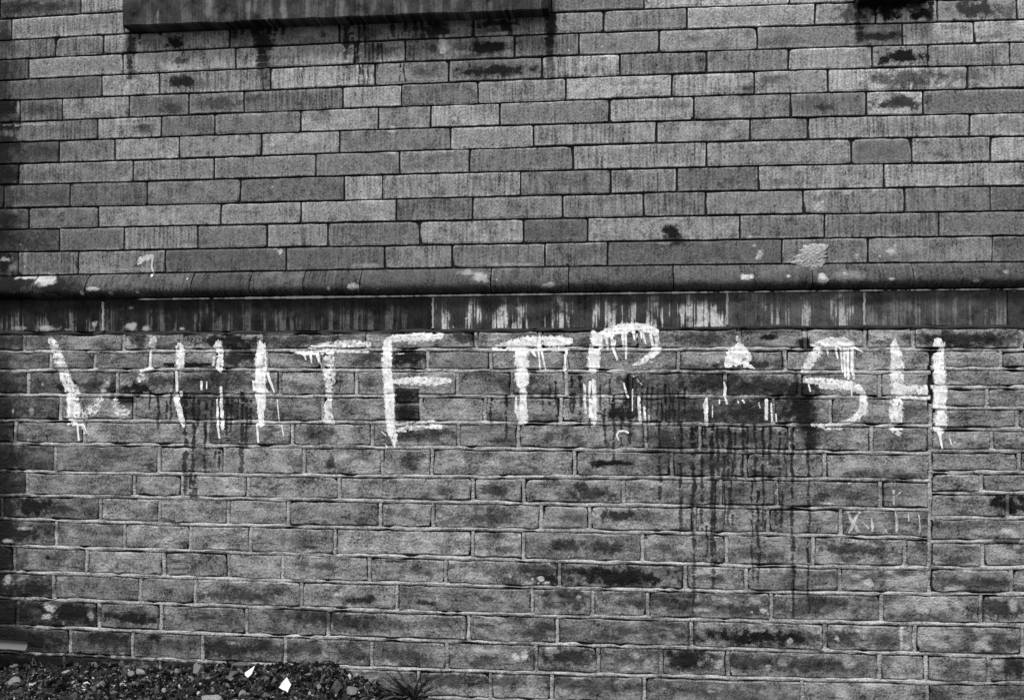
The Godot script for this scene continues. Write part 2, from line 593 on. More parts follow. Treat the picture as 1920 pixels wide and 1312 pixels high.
func make_wall():
	stone_mat = plain(1.0, 0.92)
	mortar_mat = plain(1.0, 0.97)
	joint_mat = plain(0.02, 0.97)
	lime_mat = plain(0.5)
	paint_mat = plain(0.74, 0.7)
	chalk_mat = plain(0.5)
	splash_mat = plain(0.5)
	paint_mat.albedo_texture = noise_texture(0.55, 0.95, 0.05, 512, 512, 8)
	paint_mat.albedo_color = Color(1, 1, 1)
	for m in [paint_mat, chalk_mat, splash_mat]:
		m.vertex_color_use_as_albedo = true
	paint_mat.uv1_triplanar = true
	paint_mat.uv1_scale = Vector3(2, 2, 2)
	plain_mat = plain(1.0)
	plain_mat.albedo_texture = noise_texture(0.06, 0.22, 0.02, 512, 512, 9)
	plain_mat.uv1_triplanar = true
	dark_mat = plain(1.0)
	dark_mat.albedo_texture = noise_texture(0.015, 0.075, 0.02, 512, 512, 19)  # left-end stones, darkened to match the painted edge vignette
	dark_mat.uv1_triplanar = true
	sill_mat = plain(1.0, 0.85)
	sill_mat.albedo_texture = noise_texture(0.012, 0.085, 0.012, 512, 16, 10)
	sill_mat.uv1_triplanar = true
	sill_mat.uv1_scale = Vector3(0.9, 0.6, 0.9)
	wall = part("stone_wall", self, "long soot-blackened coursed stone wall with dark band and white painted words")
	wall.set_meta("category", "wall")
	wall.set_meta("kind", "thing")
	upper = part("upper_courses", wall)
	roll = part("roll_moulding", wall)
	band = part("plinth_band", wall)
	lower = part("lower_courses", wall)
	graffiti = part("painted_lettering", wall, "row of hand-painted white capitals, dripping and half worn away")
	far_upper = begin()
	far_lower = begin()
	near_end_upper = begin()
	near_end_lower = begin()
	pointing = begin()
	mortar_patch()
	courses()
	# the upright straight joint where two stretches of walling meet
	for k in 9:
		var t := k / 9.0
		var ya := lerpf(1.4225, 0.45, t)
		ribbon_up(lerpf(VJ0, VJ1, t), ya, ya - 0.112)
	for q in SILLS:
		colour_patch(q.x - 0.01, q.z + 0.01, flat_line(3.6), flat_line(minf(q.y, q.w) - 0.004), 3, 0.036, 0.03)
	small_stones()
	mottle()
	stains_and_shade()
	finish_textures()
	commit(pointing, "mortar_pointing", mortar_mat, lower)
	for q in [[far_upper, "outer_dressed_stones", upper, plain_mat], [far_lower, "outer_rock_faced_stones", lower, plain_mat], [near_end_upper, "outer_dressed_stones", upper, dark_mat], [near_end_lower, "outer_rock_faced_stones", lower, dark_mat]]:
		var o := commit(q[0], q[1], q[3], q[2])
		o.set_meta("kind", "stuff")
	# the body of the wall behind the stones; dark joint beds above, mortar below
	var st := begin()
	box(st, Vector3(-4.195, -0.5, -0.45), Vector3(3.995, 3.64, -0.012))
	commit(st, "wall_core", joint_mat, wall)
	for s in SILLS:
		var sl := begin()
		sill_shape(sl, s)
		commit(sl, "window_sill", stone_mat, wall)
	st = begin()
	lime_line(st)
	commit(st, "lime_mortar_line", lime_mat, wall)
	for q in [[-2.031,1.912, -2.03,1.77], [-0.377,1.918, -0.376,1.774], [0.994,1.925, 0.993,1.781], [1.601,1.924, 1.599,1.777]]:
		st = begin()
		band_joint(st, q[0], q[1], q[2], q[3])
		commit(st, "band_joint_mortar", plain(0.24), band)
	st = begin()
	plaster_splat(st, Vector2(1.372,2.077), 0.075, 0.068)
	var pm := plain(1.0)
	pm.albedo_texture = noise_texture(0.14, 0.42, 0.12, 128, 128, 31)
	pm.uv1_triplanar = true
	pm.uv1_scale = Vector3(5, 5, 5)
	var pl := commit(st, "plaster_splat", pm, wall)
	pl.set_meta("label", "rough pale splat of plaster stuck on the wall above the roll moulding")
	lettering()

func flat_line(y: float) -> Array:
	var a := []
	for i in 18:
		a.append(y)
	return a

func mottle():
	# lichen and grime too small to place one by one
	for i in 260:
		splash(rng.randf_range(0.4, 2.3), rng.randf_range(0.1, 0.75), rng.randf_range(0.006, 0.045), rng.randf_range(0.005, 0.025), rng.randf_range(0.2, 0.55), rng.randf_range(0.2, 0.34), rng.randf() < 0.3)
	for i in 130:
		splash(rng.randf_range(0.1, 2.3), rng.randf_range(0.1, 0.8), rng.randf_range(0.02, 0.09), rng.randf_range(0.01, 0.035), rng.randf_range(0.3, 0.75), 0.02, false)
	for i in 150:
		splash(rng.randf_range(-2.6, 1.0), rng.randf_range(0.1, 1.7), rng.randf_range(0.02, 0.12), rng.randf_range(0.008, 0.03), rng.randf_range(0.2, 0.55), 0.022, false)
	for i in 90:
		splash(rng.randf_range(-2.6, 0.6), rng.randf_range(0.1, 0.7), rng.randf_range(0.006, 0.02), rng.randf_range(0.005, 0.014), rng.randf_range(0.3, 0.6), 0.28, false)
	for i in 260:
		splash(rng.randf_range(-2.6, 2.35), rng.randf_range(1.95, 3.45), rng.randf_range(0.02, 0.12), rng.randf_range(0.008, 0.03), rng.randf_range(0.12, 0.4), 0.03, false)
	for i in 40:
		splash(rng.randf_range(-2.6, 2.35), rng.randf_range(1.88, 1.96), rng.randf_range(0.03, 0.16), rng.randf_range(0.01, 0.03), rng.randf_range(0.2, 0.6), 0.018, false)
	for i in 160:
		splash(rng.randf_range(-2.6, 2.35), rng.randf_range(0.3, 3.4), rng.randf_range(0.003, 0.006), rng.randf_range(0.003, 0.006), rng.randf_range(0.5, 0.9), 0.4, false)
	for i in 240:
		splash(rng.randf_range(-2.6, 2.35), rng.randf_range(1.9, 3.4), rng.randf_range(0.003, 0.008), rng.randf_range(0.003, 0.006), rng.randf_range(0.6, 1.0), 0.03, false)

func small_stones():
	var quads := [[-0.556,1.486,-0.44,1.418],[-0.556,1.407,-0.437,1.337]]
	for q in quads:
		var x0: float = q[0]
		var y0: float = q[1]
		var x1: float = q[2]
		var y1: float = q[3]
		colour_patch(x0, x1, flat_line(y0), flat_line(y1), 1, 0.045)
		var st := begin()
		st.set_smooth_group(0)
		stone_shape(st, x0 - 0.006, x1 + 0.006, flat_line(y0 + 0.007), flat_line(y1 - 0.007), 1)
		var o := commit(st, "rock_faced_stone", stone_mat, lower)
		o.position.z = 0.008

func sill_shape(st: SurfaceTool, s: Vector4):
	# a slab with a worn lower arris, sloping as it was laid
	var n := 48
	st.set_smooth_group(-1)
	var ring := [Vector2(0.0, -0.06), Vector2(0.0, 0.082), Vector2(0.006, 0.09), Vector2(0.2, 0.09), Vector2(0.215, 0.08), Vector2(0.225, -0.06)]
	for i in n:
		var pts := []
		for j in [i, i + 1]:
			var t: float = j / float(n)
			for q in ring:
				var nz := wobble.get_noise_2d(t * 14.0, 3.0) * 0.006 if q.x < 0.01 else 0.0
				pts.append(Vector3(lerpf(s.x, s.z, t), lerpf(s.y, s.w, t) + q.x + nz, q.y))
		var m := ring.size()
		for k in m - 1:
			for p in [pts[k + 1], pts[m + k + 1], pts[m + k], pts[k + 1], pts[m + k], pts[k]]:
				put(st, p)
		if i == 0:
			for k in range(1, m - 1):
				for p in [pts[0], pts[k + 1], pts[k]]:
					put(st, p)
		if i == n - 1:
			for k in range(1, m - 1):
				for p in [pts[m], pts[m + k], pts[m + k + 1]]:
					put(st, p)

func lime_line(st: SurfaceTool):
	var n := 900
	for i in n:
		var p := []
		for j in [i, i + 1]:
			var x := lerpf(-1.85, 2.36, j / float(n))
			var thick := 0.0016 + 0.0035 * wobble.get_noise_2d(x * 12.0, 500.0) + 0.002 * wobble.get_noise_2d(x * 70.0, 520.0)
			if x > -1.3 and x < -0.9:
				thick += 0.002
			if x > -1.1 and x < 0.9:
				thick += 0.0012
			thick = maxf(thick, 0.0)
			var y := ly(RL, x) - 0.004
			p.append(Vector3(x, y + thick, 0.0075))
			p.append(Vector3(x, y - thick, 0.0085))
			p.append(Vector3(x, y - thick - 0.001 * signf(thick), 0.001))
		if absf(p[0].y - p[1].y) + absf(p[3].y - p[4].y) < 0.0008:
			continue
		for q in [p[0], p[3], p[4], p[0], p[4], p[1], p[1], p[4], p[5], p[1], p[5], p[2]]:
			put(st, q)

func band_joint(st: SurfaceTool, xa: float, ya: float, xb: float, yb: float):
	serial += 2.3
	for i in 14:
		var p := []
		for j in [i, i + 1]:
			var t: float = j / 14.0
			var x := lerpf(xa, xb, t) + wobble.get_noise_2d(t * 6.0, serial) * 0.004
			var w := 0.0048 + wobble.get_noise_2d(t * 9.0, serial + 8.0) * 0.003
			p.append(Vector3(x - w, lerpf(ya, yb, t), 0.0055))
			p.append(Vector3(x + w, lerpf(ya, yb, t), 0.0058))
			p.append(Vector3(x - w - 0.001, lerpf(ya, yb, t), 0.0))
			p.append(Vector3(x + w + 0.001, lerpf(ya, yb, t), 0.0))
		for q in [[0, 1, 5, 4], [2, 0, 4, 6], [1, 3, 7, 5]]:
			for k in [0, 1, 2, 0, 2, 3]:
				put(st, p[q[k]])

func plaster_splat(st: SurfaceTool, at: Vector2, rx: float, ry: float):
	st.set_smooth_group(0)
	var rings := 16
	var seg := 72
	var g := []
	for r in rings + 1:
		var row := []
		for s in seg + 1:
			var a := TAU * (s % seg) / seg
			var d := r / float(rings)
			var rad := d * (1.0 + 0.5 * wobble.get_noise_2d(cos(a) * 0.9 + 9.0, sin(a) * 0.9) + 0.32 * wobble.get_noise_2d(cos(a) * 4.0, sin(a) * 4.0 + 4.0))
			var p := at + Vector2(cos(a) * rx, sin(a) * ry + cos(a) * ry * 0.3) * rad
			var z := 0.009 + 0.006 * (1.0 - d * d) + (wobble.get_noise_2d(p.x * 80.0, p.y * 80.0) * 0.0055 if d < 0.99 else -0.008)
			row.append(Vector3(p.x, p.y, z))
		g.append(row)
	for r in rings:
		for s in seg:
			for p in [g[r][s], g[r + 1][s + 1], g[r + 1][s], g[r][s], g[r][s + 1], g[r + 1][s + 1]]:
				put(st, p)

# ---------------------------------------------------------------- paint

const CELL := 0.0017

func depth_at(x: float, y: float) -> float:
	var fx := clampf((x - MX0) * PX, 0.0, MW - 2.0)
	var fy := clampf((MY1 - y) * PX, 0.0, MH - 2.0)
	var c := int(fx)
	var r := int(fy)
	var i := r * MW + c
	return lerpf(lerpf(depth_map[i], depth_map[i + 1], fx - c), lerpf(depth_map[i + MW], depth_map[i + MW + 1], fx - c), fy - r)

func painted(strokes: Array, proud: float) -> ArrayMesh:
	var lo := Vector2(99, 99)
	var hi := Vector2(-99, -99)
	for s in strokes:
		for k in range(1, s.size(), 3):
			lo = lo.min(Vector2(s[k], s[k + 1]) - Vector2(0.06, 0.06))
			hi = hi.max(Vector2(s[k], s[k + 1]) + Vector2(0.06, 0.06))
	var W := int((hi.x - lo.x) / CELL)
	var H := int((hi.y - lo.y) / CELL)
	var on := PackedByteArray()
	on.resize(W * H)
	var zz := PackedFloat32Array()
	zz.resize((W + 1) * (H + 1))
	for r in H + 1:
		for c in W + 1:
			zz[r * (W + 1) + c] = depth_at(lo.x + c * CELL, lo.y + r * CELL)
	var coat := PackedFloat32Array()
	coat.resize(W * H)
	for pass_no in 2:
		# wet paint bridges hairline cracks: close gaps narrower than about seven millimetres
		var src := zz.duplicate()
		for ax in [1, W + 1]:
			for i in range(ax * 2, zz.size() - ax * 2):
				var v := src[i]
				for o in [-2, -1, 1, 2]:
					var w := src[i + o * ax]
					v = maxf(v, w) if pass_no == 0 else minf(v, w)
				zz[i] = v
			src = zz.duplicate()
	var sn := 0
	for s in strokes:
		sn += 1
		var dry: float = s[0]
		for k in range(1, s.size() - 3, 3):
			var a := Vector2(s[k], s[k + 1])
			var b := Vector2(s[k + 3], s[k + 4])
			var wa: float = s[k + 2] * 0.5
			var wb: float = s[k + 5] * 0.5
			var wm := maxf(wa, wb) * 1.35 + 0.002
			var c0 := clampi(int((minf(a.x, b.x) - wm - lo.x) / CELL), 0, W - 1)
			var c1 := clampi(int((maxf(a.x, b.x) + wm - lo.x) / CELL) + 1, 0, W - 1)
			var r0 := clampi(int((minf(a.y, b.y) - wm - lo.y) / CELL), 0, H - 1)
			var r1 := clampi(int((maxf(a.y, b.y) + wm - lo.y) / CELL) + 1, 0, H - 1)
			var ab := b - a
			var l2 := maxf(ab.length_squared(), 1e-9)
			var thin := maxf(wa, wb) < 0.009
			for r in range(r0, r1 + 1):
				for c in range(c0, c1 + 1):
					var p := lo + Vector2((c + 0.5) * CELL, (r + 0.5) * CELL)
					var t := clampf((p - a).dot(ab) / l2, 0.0, 1.0)
					var hw := maxf(lerpf(wa, wb, t), 0.0012)
					var near := 1.0 - p.distance_to(a + ab * t) / hw
					if near < -0.5:
						continue
					var kx := int((p.x + 9.0) / 0.0014)
					var ky := int((p.y + 9.0) / 0.0014)
					var n := blotch[(((ky * 3) & 1023) << 10) | ((kx * 5) & 1023)] * 0.00392 - 0.5
					var g := grain[((ky & 1023) << 10) | (kx & 1023)] * 0.00392 - 0.5
					if near < (n * 0.9 + g * 0.35) * (0.35 if thin else 0.75):
						continue
					# dry brush and flaking: the low spots of the stone stay bare
					if dry > 0.0:
						var n2 := blotch[(((ky * 4 + 300) & 1023) << 10) | ((kx * 3 + 100 * sn) & 1023)] * 0.00392
						var keep := 0.5 + (n2 - 0.5) * 1.15 + g * 0.55 + clampf(near, 0.0, 1.0) * 0.12
						if keep < dry + 0.12:
							continue
					on[r * W + c] = 1
					var brush := blotch[(((ky + 77) & 1023) << 10) | ((kx * 3 + 40 * sn) & 1023)] * 0.00392 - 0.5
					coat[r * W + c] = maxf(coat[r * W + c], clampf(0.74 + minf(near, 0.25) * 0.4 + brush * 0.55 - dry * 0.55 + g * 0.35, 0.3, 1.0))
	var vs := PackedVector3Array()
	var ns := PackedVector3Array()
	var cs := PackedColorArray()
	var ix := PackedInt32Array()
	var id := PackedInt32Array()
	id.resize((W + 1) * (H + 1))
	id.fill(-1)
	for r in H:
		for c in W:
			if on[r * W + c] == 0:
				continue
			var q := [r * (W + 1) + c, r * (W + 1) + c + 1, (r + 1) * (W + 1) + c + 1, (r + 1) * (W + 1) + c]
			var zl := minf(minf(zz[q[0]], zz[q[1]]), minf(zz[q[2]], zz[q[3]]))
			var zh := maxf(maxf(zz[q[0]], zz[q[1]]), maxf(zz[q[2]], zz[q[3]]))
			if zh - zl > 0.009 or zl < -0.007:
				continue
			var v := []
			for k in 4:
				var i: int = q[k]
				if id[i] < 0:
					var cx := i % (W + 1)
					var cy := i / (W + 1)
					var dx := (zz[i + (1 if cx < W else 0)] - zz[i - (1 if cx > 0 else 0)]) / (CELL * 2.0)
					var dy := (zz[i + (W + 1 if cy < H else 0)] - zz[i - (W + 1 if cy > 0 else 0)]) / (CELL * 2.0)
					var g := grain[(i * 37) & 1048575] * 0.00392 - 0.5
					id[i] = vs.size()
					vs.append(Vector3(lo.x + cx * CELL, lo.y + cy * CELL, zz[i] + proud + g * 0.0006))
					var shade := coat[r * W + c]
					cs.append(Color(shade, shade, shade))
					ns.append(Vector3(-dx + g * 0.3, -dy + (grain[(i * 53) & 1048575] * 0.00392 - 0.5) * 0.3, 1.0).normalized())
				v.append(id[i])
			ix.append_array([v[3], v[2], v[1], v[3], v[1], v[0]])
	var arr := []
	arr.resize(Mesh.ARRAY_MAX)
	arr[Mesh.ARRAY_VERTEX] = vs
	arr[Mesh.ARRAY_NORMAL] = ns
	arr[Mesh.ARRAY_COLOR] = cs
	arr[Mesh.ARRAY_INDEX] = ix
	var me := ArrayMesh.new()
	me.add_surface_from_arrays(Mesh.PRIMITIVE_TRIANGLES, arr)
	return me

func letter(_kind: String, label: String, strokes: Array):
	var o := MeshInstance3D.new()
	o.name = "painted_letter"
	o.mesh = painted(strokes, 0.0016)
	o.material_override = paint_mat
	o.set_meta("label", label)
	graffiti.add_child(o, true)

func chalk(strokes: Array):
	var o := MeshInstance3D.new()
	o.name = "chalk_scribble"
	o.mesh = painted(strokes, 0.0014)
	o.material_override = chalk_mat
	o.set_meta("label", "faint pale scribble low on the wall under the last painted letters")
	graffiti.add_child(o, true)

func paint_splashes(strokes: Array):
	for s in strokes:
		var o := MeshInstance3D.new()
		o.name = "paint_splash"
		o.mesh = painted([s], 0.0016)
		o.material_override = splash_mat
		wall.add_child(o, true)

# ---------------------------------------------------------------- ground

func mound(x: float, z: float) -> float:
	var h := -0.04
	if x <= MOUND[0].x:
		h = MOUND[0].y
	for i in MOUND.size() - 1:
		if x >= MOUND[i].x and x < MOUND[i + 1].x:
			h = lerpf(MOUND[i].y, MOUND[i + 1].y, (x - MOUND[i].x) / (MOUND[i + 1].x - MOUND[i].x))
	h = maxf(h, -0.02)
	h *= smoothstep(-4.3, -3.2, x)
	var t := clampf((z - 0.45) / 1.3, 0.0, 1.0)
	return h * (1.0 - t * t * (3.0 - 2.0 * t))

func rock_mesh(sd: int, detail: int) -> ArrayMesh:
	var r := RandomNumberGenerator.new()
	r.seed = sd
	var g := (1.0 + sqrt(5.0)) / 2.0
	var v: Array = [Vector3(-1, g, 0), Vector3(1, g, 0), Vector3(-1, -g, 0), Vector3(1, -g, 0), Vector3(0, -1, g), Vector3(0, 1, g), Vector3(0, -1, -g), Vector3(0, 1, -g), Vector3(g, 0, -1), Vector3(g, 0, 1), Vector3(-g, 0, -1), Vector3(-g, 0, 1)]
	for i in 12:
		v[i] = v[i].normalized()
	var f: Array = [[0, 11, 5], [0, 5, 1], [0, 1, 7], [0, 7, 10], [0, 10, 11], [1, 5, 9], [5, 11, 4], [11, 10, 2], [10, 7, 6], [7, 1, 8], [3, 9, 4], [3, 4, 2], [3, 2, 6], [3, 6, 8], [3, 8, 9], [4, 9, 5], [2, 4, 11], [6, 2, 10], [8, 6, 7], [9, 8, 1]]
	for d in detail:
		var nf := []
		var made := {}
		for t in f:
			var m := []
			for k in 3:
				var a: int = mini(t[k], t[(k + 1) % 3])
				var b: int = maxi(t[k], t[(k + 1) % 3])
				var key := a * 10000 + b
				if not made.has(key):
					made[key] = v.size()
					v.append(((v[a] + v[b]) * 0.5).normalized())
				m.append(made[key])
			nf.append([t[0], m[0], m[2]])
			nf.append([t[1], m[1], m[0]])
			nf.append([t[2], m[2], m[1]])
			nf.append([m[0], m[1], m[2]])
		f = nf
	# chop the ball by a few planes so that it reads as broken stone
	var planes := []
	for i in 10:
		planes.append([Vector3(r.randfn(), r.randfn(), r.randfn()).normalized(), r.randf_range(0.42, 0.75)])
	for i in v.size():
		var p: Vector3 = v[i]
		for q in planes:
			var d: float = p.dot(q[0]) - q[1]
			if d > 0.0:
				p -= q[0] * d
		v[i] = p * r.randf_range(0.93, 1.05)
	var st := begin()
	st.set_smooth_group(-1)
	for t in f:
		for k in [0, 2, 1]:
			st.set_uv(Vector2(v[t[k]].x, v[t[k]].y))
			st.add_vertex(v[t[k]])
	st.generate_normals()
	return st.commit()

func make_setting():
	var earth := plain(1.0)
	earth.albedo_texture = noise_texture(0.006, 0.025, 0.03, 512, 512, 21)
	earth.uv1_triplanar = true
	earth.uv1_scale = Vector3(1.5, 1.5, 1.5)
	var yard := plain(1.0)
	yard.albedo_texture = noise_texture(0.025, 0.07, 0.03, 512, 512, 22)
	yard.uv1_triplanar = true
	var st := begin()
	st.set_smooth_group(-1)
	for q in [Vector3(-150, 0, -150), Vector3(150, 0, -150), Vector3(150, 0, 150), Vector3(-150, 0, -150), Vector3(150, 0, 150), Vector3(-150, 0, 150)]:
		put(st, q)
	commit(st, "ground", yard, self).set_meta("kind", "structure")
	st = begin()
	st.set_smooth_group(0)
	var n := 110
	var m := 50
	var g := []
	for i in m + 1:
		var row := []
		for j in n + 1:
			var x := lerpf(-4.6, -0.3, j / float(n))
			var z := lerpf(-0.05, 1.85, i / float(m))
			var h := mound(x, z)
			var edge := clampf(h * 20.0, 0.0, 1.0)
			row.append(Vector3(x, h - 0.02 * (1.0 - edge) - 0.012 + (wobble.get_noise_2d(x * 9.0, z * 9.0) * 0.012 + wobble.get_noise_2d(x * 40.0, z * 40.0) * 0.005) * edge + wobble.get_noise_2d(x * 3.0 + 40.0, z * 3.0) * 0.03 * clampf((z - 0.5) * 3.0, 0.0, 1.0) * (1.0 if h > 0.0 else 0.0), z))
		g.append(row)
	for i in m:
		for j in n:
			for q in [g[i][j], g[i][j + 1], g[i + 1][j + 1], g[i][j], g[i + 1][j + 1], g[i + 1][j]]:
				put(st, q)
	commit(st, "earth_bank", earth, self).set_meta("kind", "structure")

func make_rubble():
	var r := RandomNumberGenerator.new()
	r.seed = 314
	var pebble := plain(1.0, 0.9)
	pebble.vertex_color_use_as_albedo = true
	var xf := []
	var co := []
	while xf.size() < 42000:
		var x := r.randf_range(-3.95, -0.36)
		var z := minf(-log(maxf(r.randf(), 0.02)) * 0.45, 1.7)
		var h := mound(x, z)
		if h < 0.004:
			continue
		if z < 0.16 and x < -1.2 and r.randf() < 0.6:
			continue
		var s := 0.0022 + 0.0056 * pow(r.randf(), 2.4)
		if r.randf() < 0.06:
			s += r.randf_range(0.004, 0.014)
		var b := Basis.from_euler(Vector3(r.randf() * TAU, r.randf() * TAU, r.randf() * TAU)) * Basis.from_scale(Vector3(s * r.randf_range(0.8, 1.7), s * r.randf_range(0.5, 0.9), s))
		var edge := clampf(h * 20.0, 0.0, 1.0)
		h += -0.012 + (wobble.get_noise_2d(x * 9.0, z * 9.0) * 0.012 + wobble.get_noise_2d(x * 40.0, z * 40.0) * 0.005) * edge
		xf.append(Transform3D(b, Vector3(x, h + s * r.randf_range(0.0, 0.8), maxf(z, 0.006 + s))))
		var t := 0.004 + 0.10 * pow(r.randf(), 3.2)
		if r.randf() < 0.035:
			t = r.randf_range(0.12, 0.4)
		co.append(Color(t, t, t))
	var mm := MultiMesh.new()
	mm.transform_format = MultiMesh.TRANSFORM_3D
	mm.use_colors = true
	mm.mesh = rock_mesh(9, 0)
	mm.instance_count = xf.size()
	for i in xf.size():
		mm.set_instance_transform(i, xf[i])
		mm.set_instance_color(i, co[i])
	var mi := MultiMeshInstance3D.new()
	mi.name = "gravel"
	mi.multimesh = mm
	mi.material_override = pebble
	mi.set_meta("kind", "stuff")
	mi.set_meta("label", "dark gravel and clinker heaped along the foot of the wall")
	mi.set_meta("category", "gravel")
	add_child(mi)
	loose_things()

func thing(o: Node3D, called: String, label: String, category: String, group := ""):
	o.name = called
	o.set_meta("label", label)
	o.set_meta("category", category)
	if group != "":
		o.set_meta("group", group)
	add_child(o, true)

func loose_stone(at: Vector3, w: float, h: float, tone: float, turn: float, label: String):
	serial += 1.0
	var o := MeshInstance3D.new()
	o.mesh = rock_mesh(int(serial), 2)
	var m := plain(1.0)
	m.albedo_texture = noise_texture(tone * 0.2, tone * 0.75, 0.05, 64, 64, int(serial))
	m.uv1_triplanar = true
	m.uv1_scale = Vector3(1.2, 1.2, 1.2)
	o.material_override = m
	o.transform = Transform3D(Basis.from_euler(Vector3(0.15, 0, -turn)) * Basis.from_scale(Vector3(w * 0.56, h * 0.56, minf(w, h) * 0.75)), at + Vector3(0, h * 0.15, 0))
	if o.position.z < 0.03:
		o.position.z = 0.03
	thing(o, "loose_stone", label, "stone", "larger stones lying in the rubble")

func white_shard(at: Vector3, outline: Array, label: String):
	var st := begin()
	st.set_smooth_group(-1)
	var pts := PackedVector2Array(outline)
	var ids := Geometry2D.triangulate_polygon(pts)
	var th := 0.0035
	for i in range(0, ids.size(), 3):
		var a := pts[ids[i]]
		var b := pts[ids[i + 1]]
		var c := pts[ids[i + 2]]
		if (b - a).cross(c - a) > 0.0:
			var s := b
			b = c
			c = s
		for p in [Vector3(a.x, a.y, th), Vector3(b.x, b.y, th), Vector3(c.x, c.y, th), Vector3(a.x, a.y, -th), Vector3(c.x, c.y, -th), Vector3(b.x, b.y, -th)]:
			put(st, p)
	for i in pts.size():
		var a := pts[i]
		var b := pts[(i + 1) % pts.size()]
		for p in [Vector3(a.x, a.y, th), Vector3(b.x, b.y, -th), Vector3(b.x, b.y, th), Vector3(a.x, a.y, th), Vector3(a.x, a.y, -th), Vector3(b.x, b.y, -th)]:
			put(st, p)
	st.generate_normals()
	var o := MeshInstance3D.new()
	o.mesh = st.commit()
	var m := plain(0.6, 0.5)
	m.cull_mode = BaseMaterial3D.CULL_DISABLED
	o.material_override = m
	o.position = at + Vector3(0, 0.022, 0.02)
	o.rotation_degrees = Vector3(-14, 3, 0)
	thing(o, "white_shard", label, "shard", "white shards in the rubble")

func blade(st: SurfaceTool, l: float, w: float, lift: float, droop: float, notch: float):
	st.set_smooth_group(0)
	var n := 7
	var L := []
	var Mm := []
	var Rr := []
	for i in n + 1:
		var t := i / float(n)
		var y := l * (sin(lift) * t - droop * t * t)
		var z := l * cos(lift) * t
		var ww := w * (0.25 + 1.6 * t * (1.0 - t) + 0.35 * t) * (1.0 - pow(t, 4.0))
		if i % 2 == 1:
			ww *= 1.0 - notch
		Mm.append(Vector3(0, y - ww * 0.35, z))
		L.append(Vector3(-ww, y, z))
		Rr.append(Vector3(ww, y, z))
	for i in n:
		for p in [L[i], L[i + 1], Mm[i + 1], L[i], Mm[i + 1], Mm[i], Mm[i], Mm[i + 1], Rr[i + 1], Mm[i], Rr[i + 1], Rr[i]]:
			put(st, p)

func weed(at: Vector3):
	var o := Node3D.new()
	o.position = at + Vector3(0, 0.0, 0.05)
	thing(o, "leafy_weed", "dark spiky-leaved weed growing at the end of the rubble by the wall", "weed")
	var r := RandomNumberGenerator.new()
	r.seed = 19
	var mats := []
	for v in [0.025, 0.04, 0.06, 0.16]:
		var m := plain(v, 0.6)
		m.cull_mode = BaseMaterial3D.CULL_DISABLED
		m.backlight_enabled = true
		m.backlight = Color(0.1, 0.1, 0.1)
		mats.append(m)
	for i in 75:
		var st := begin()
		var k := 3 if i % 7 == 0 else r.randi() % 3
		blade(st, r.randf_range(0.11, 0.235), r.randf_range(0.009, 0.019) * (0.4 if k == 3 else 1.0), r.randf_range(0.35, 1.3), r.randf_range(0.1, 0.6), r.randf_range(0.2, 0.6))
		var l := commit(st, "leaf", mats[k], o)
		l.position = Vector3(r.randf_range(-0.03, 0.03), 0, r.randf_range(-0.015, 0.02))
		var a := r.randf_range(25, 120) * (1.0 if r.randf() < 0.5 else -1.0)
		l.rotation_degrees = Vector3(0, a, r.randf_range(-25, 25))

func grass_tuft(at: Vector3):
	var o := Node3D.new()
	o.position = at + Vector3(0, 0, 0.02)
	thing(o, "grass_tuft", "few thin dry grass blades leaning together beside the gutter piece", "grass")
	var m := plain(0.2, 0.8)
	m.cull_mode = BaseMaterial3D.CULL_DISABLED
	for q in [[-0.018, -14.0, 0.055], [0.01, 22.0, 0.052], [0.035, 24.0, 0.03], [-0.01, 30.0, 0.03]]:
		var st := begin()
		blade(st, q[2], 0.0012, 1.4, 0.05, 0.0)
		var l := commit(st, "grass_blade", m, o)
		l.position = Vector3(q[0], 0.0, 0)
		l.rotation_degrees = Vector3(0, 0, q[1])

func gutter(a: Vector3, b: Vector3):
	# a broken length of half-round gutter lying along the wall, hollow side up
	var st := begin()
	st.set_smooth_group(0)
	var n := 22
	var m := 14
	var R := 0.025
	for skin in 2:
		var g := []
		for i in n + 1:
			var t := i / float(n)
			var row := []
			for j in m + 1:
				var last := deg_to_rad(118.0 + 30.0 * wobble.get_noise_2d(t * 7.0, 700.0) - 12.0 * smoothstep(0.93, 1.0, t))
				var ang := lerpf(deg_to_rad(-62.0), last, j / float(m))
				var rr := R - 0.002 * skin
				row.append(a.lerp(b, t) + Vector3(0, -sin(ang) * rr + 0.02, -cos(ang) * rr))
			g.append(row)
		for i in n:
			for j in m:
				if skin == 0:
					for p in [g[i][j], g[i + 1][j + 1], g[i + 1][j], g[i][j], g[i][j + 1], g[i + 1][j + 1]]:
						put(st, p)
				else:
					for p in [g[i][j], g[i + 1][j], g[i + 1][j + 1], g[i][j], g[i + 1][j + 1], g[i][j + 1]]:
						put(st, p)
	st.generate_normals()
	var o := MeshInstance3D.new()
	o.mesh = st.commit()
	var mt := plain(0.095, 0.75)
	mt.cull_mode = BaseMaterial3D.CULL_DISABLED
	o.material_override = mt
	thing(o, "broken_gutter", "broken length of curved pale gutter lying at the wall foot", "gutter")

# ---------------------------------------------------------------- what stands where

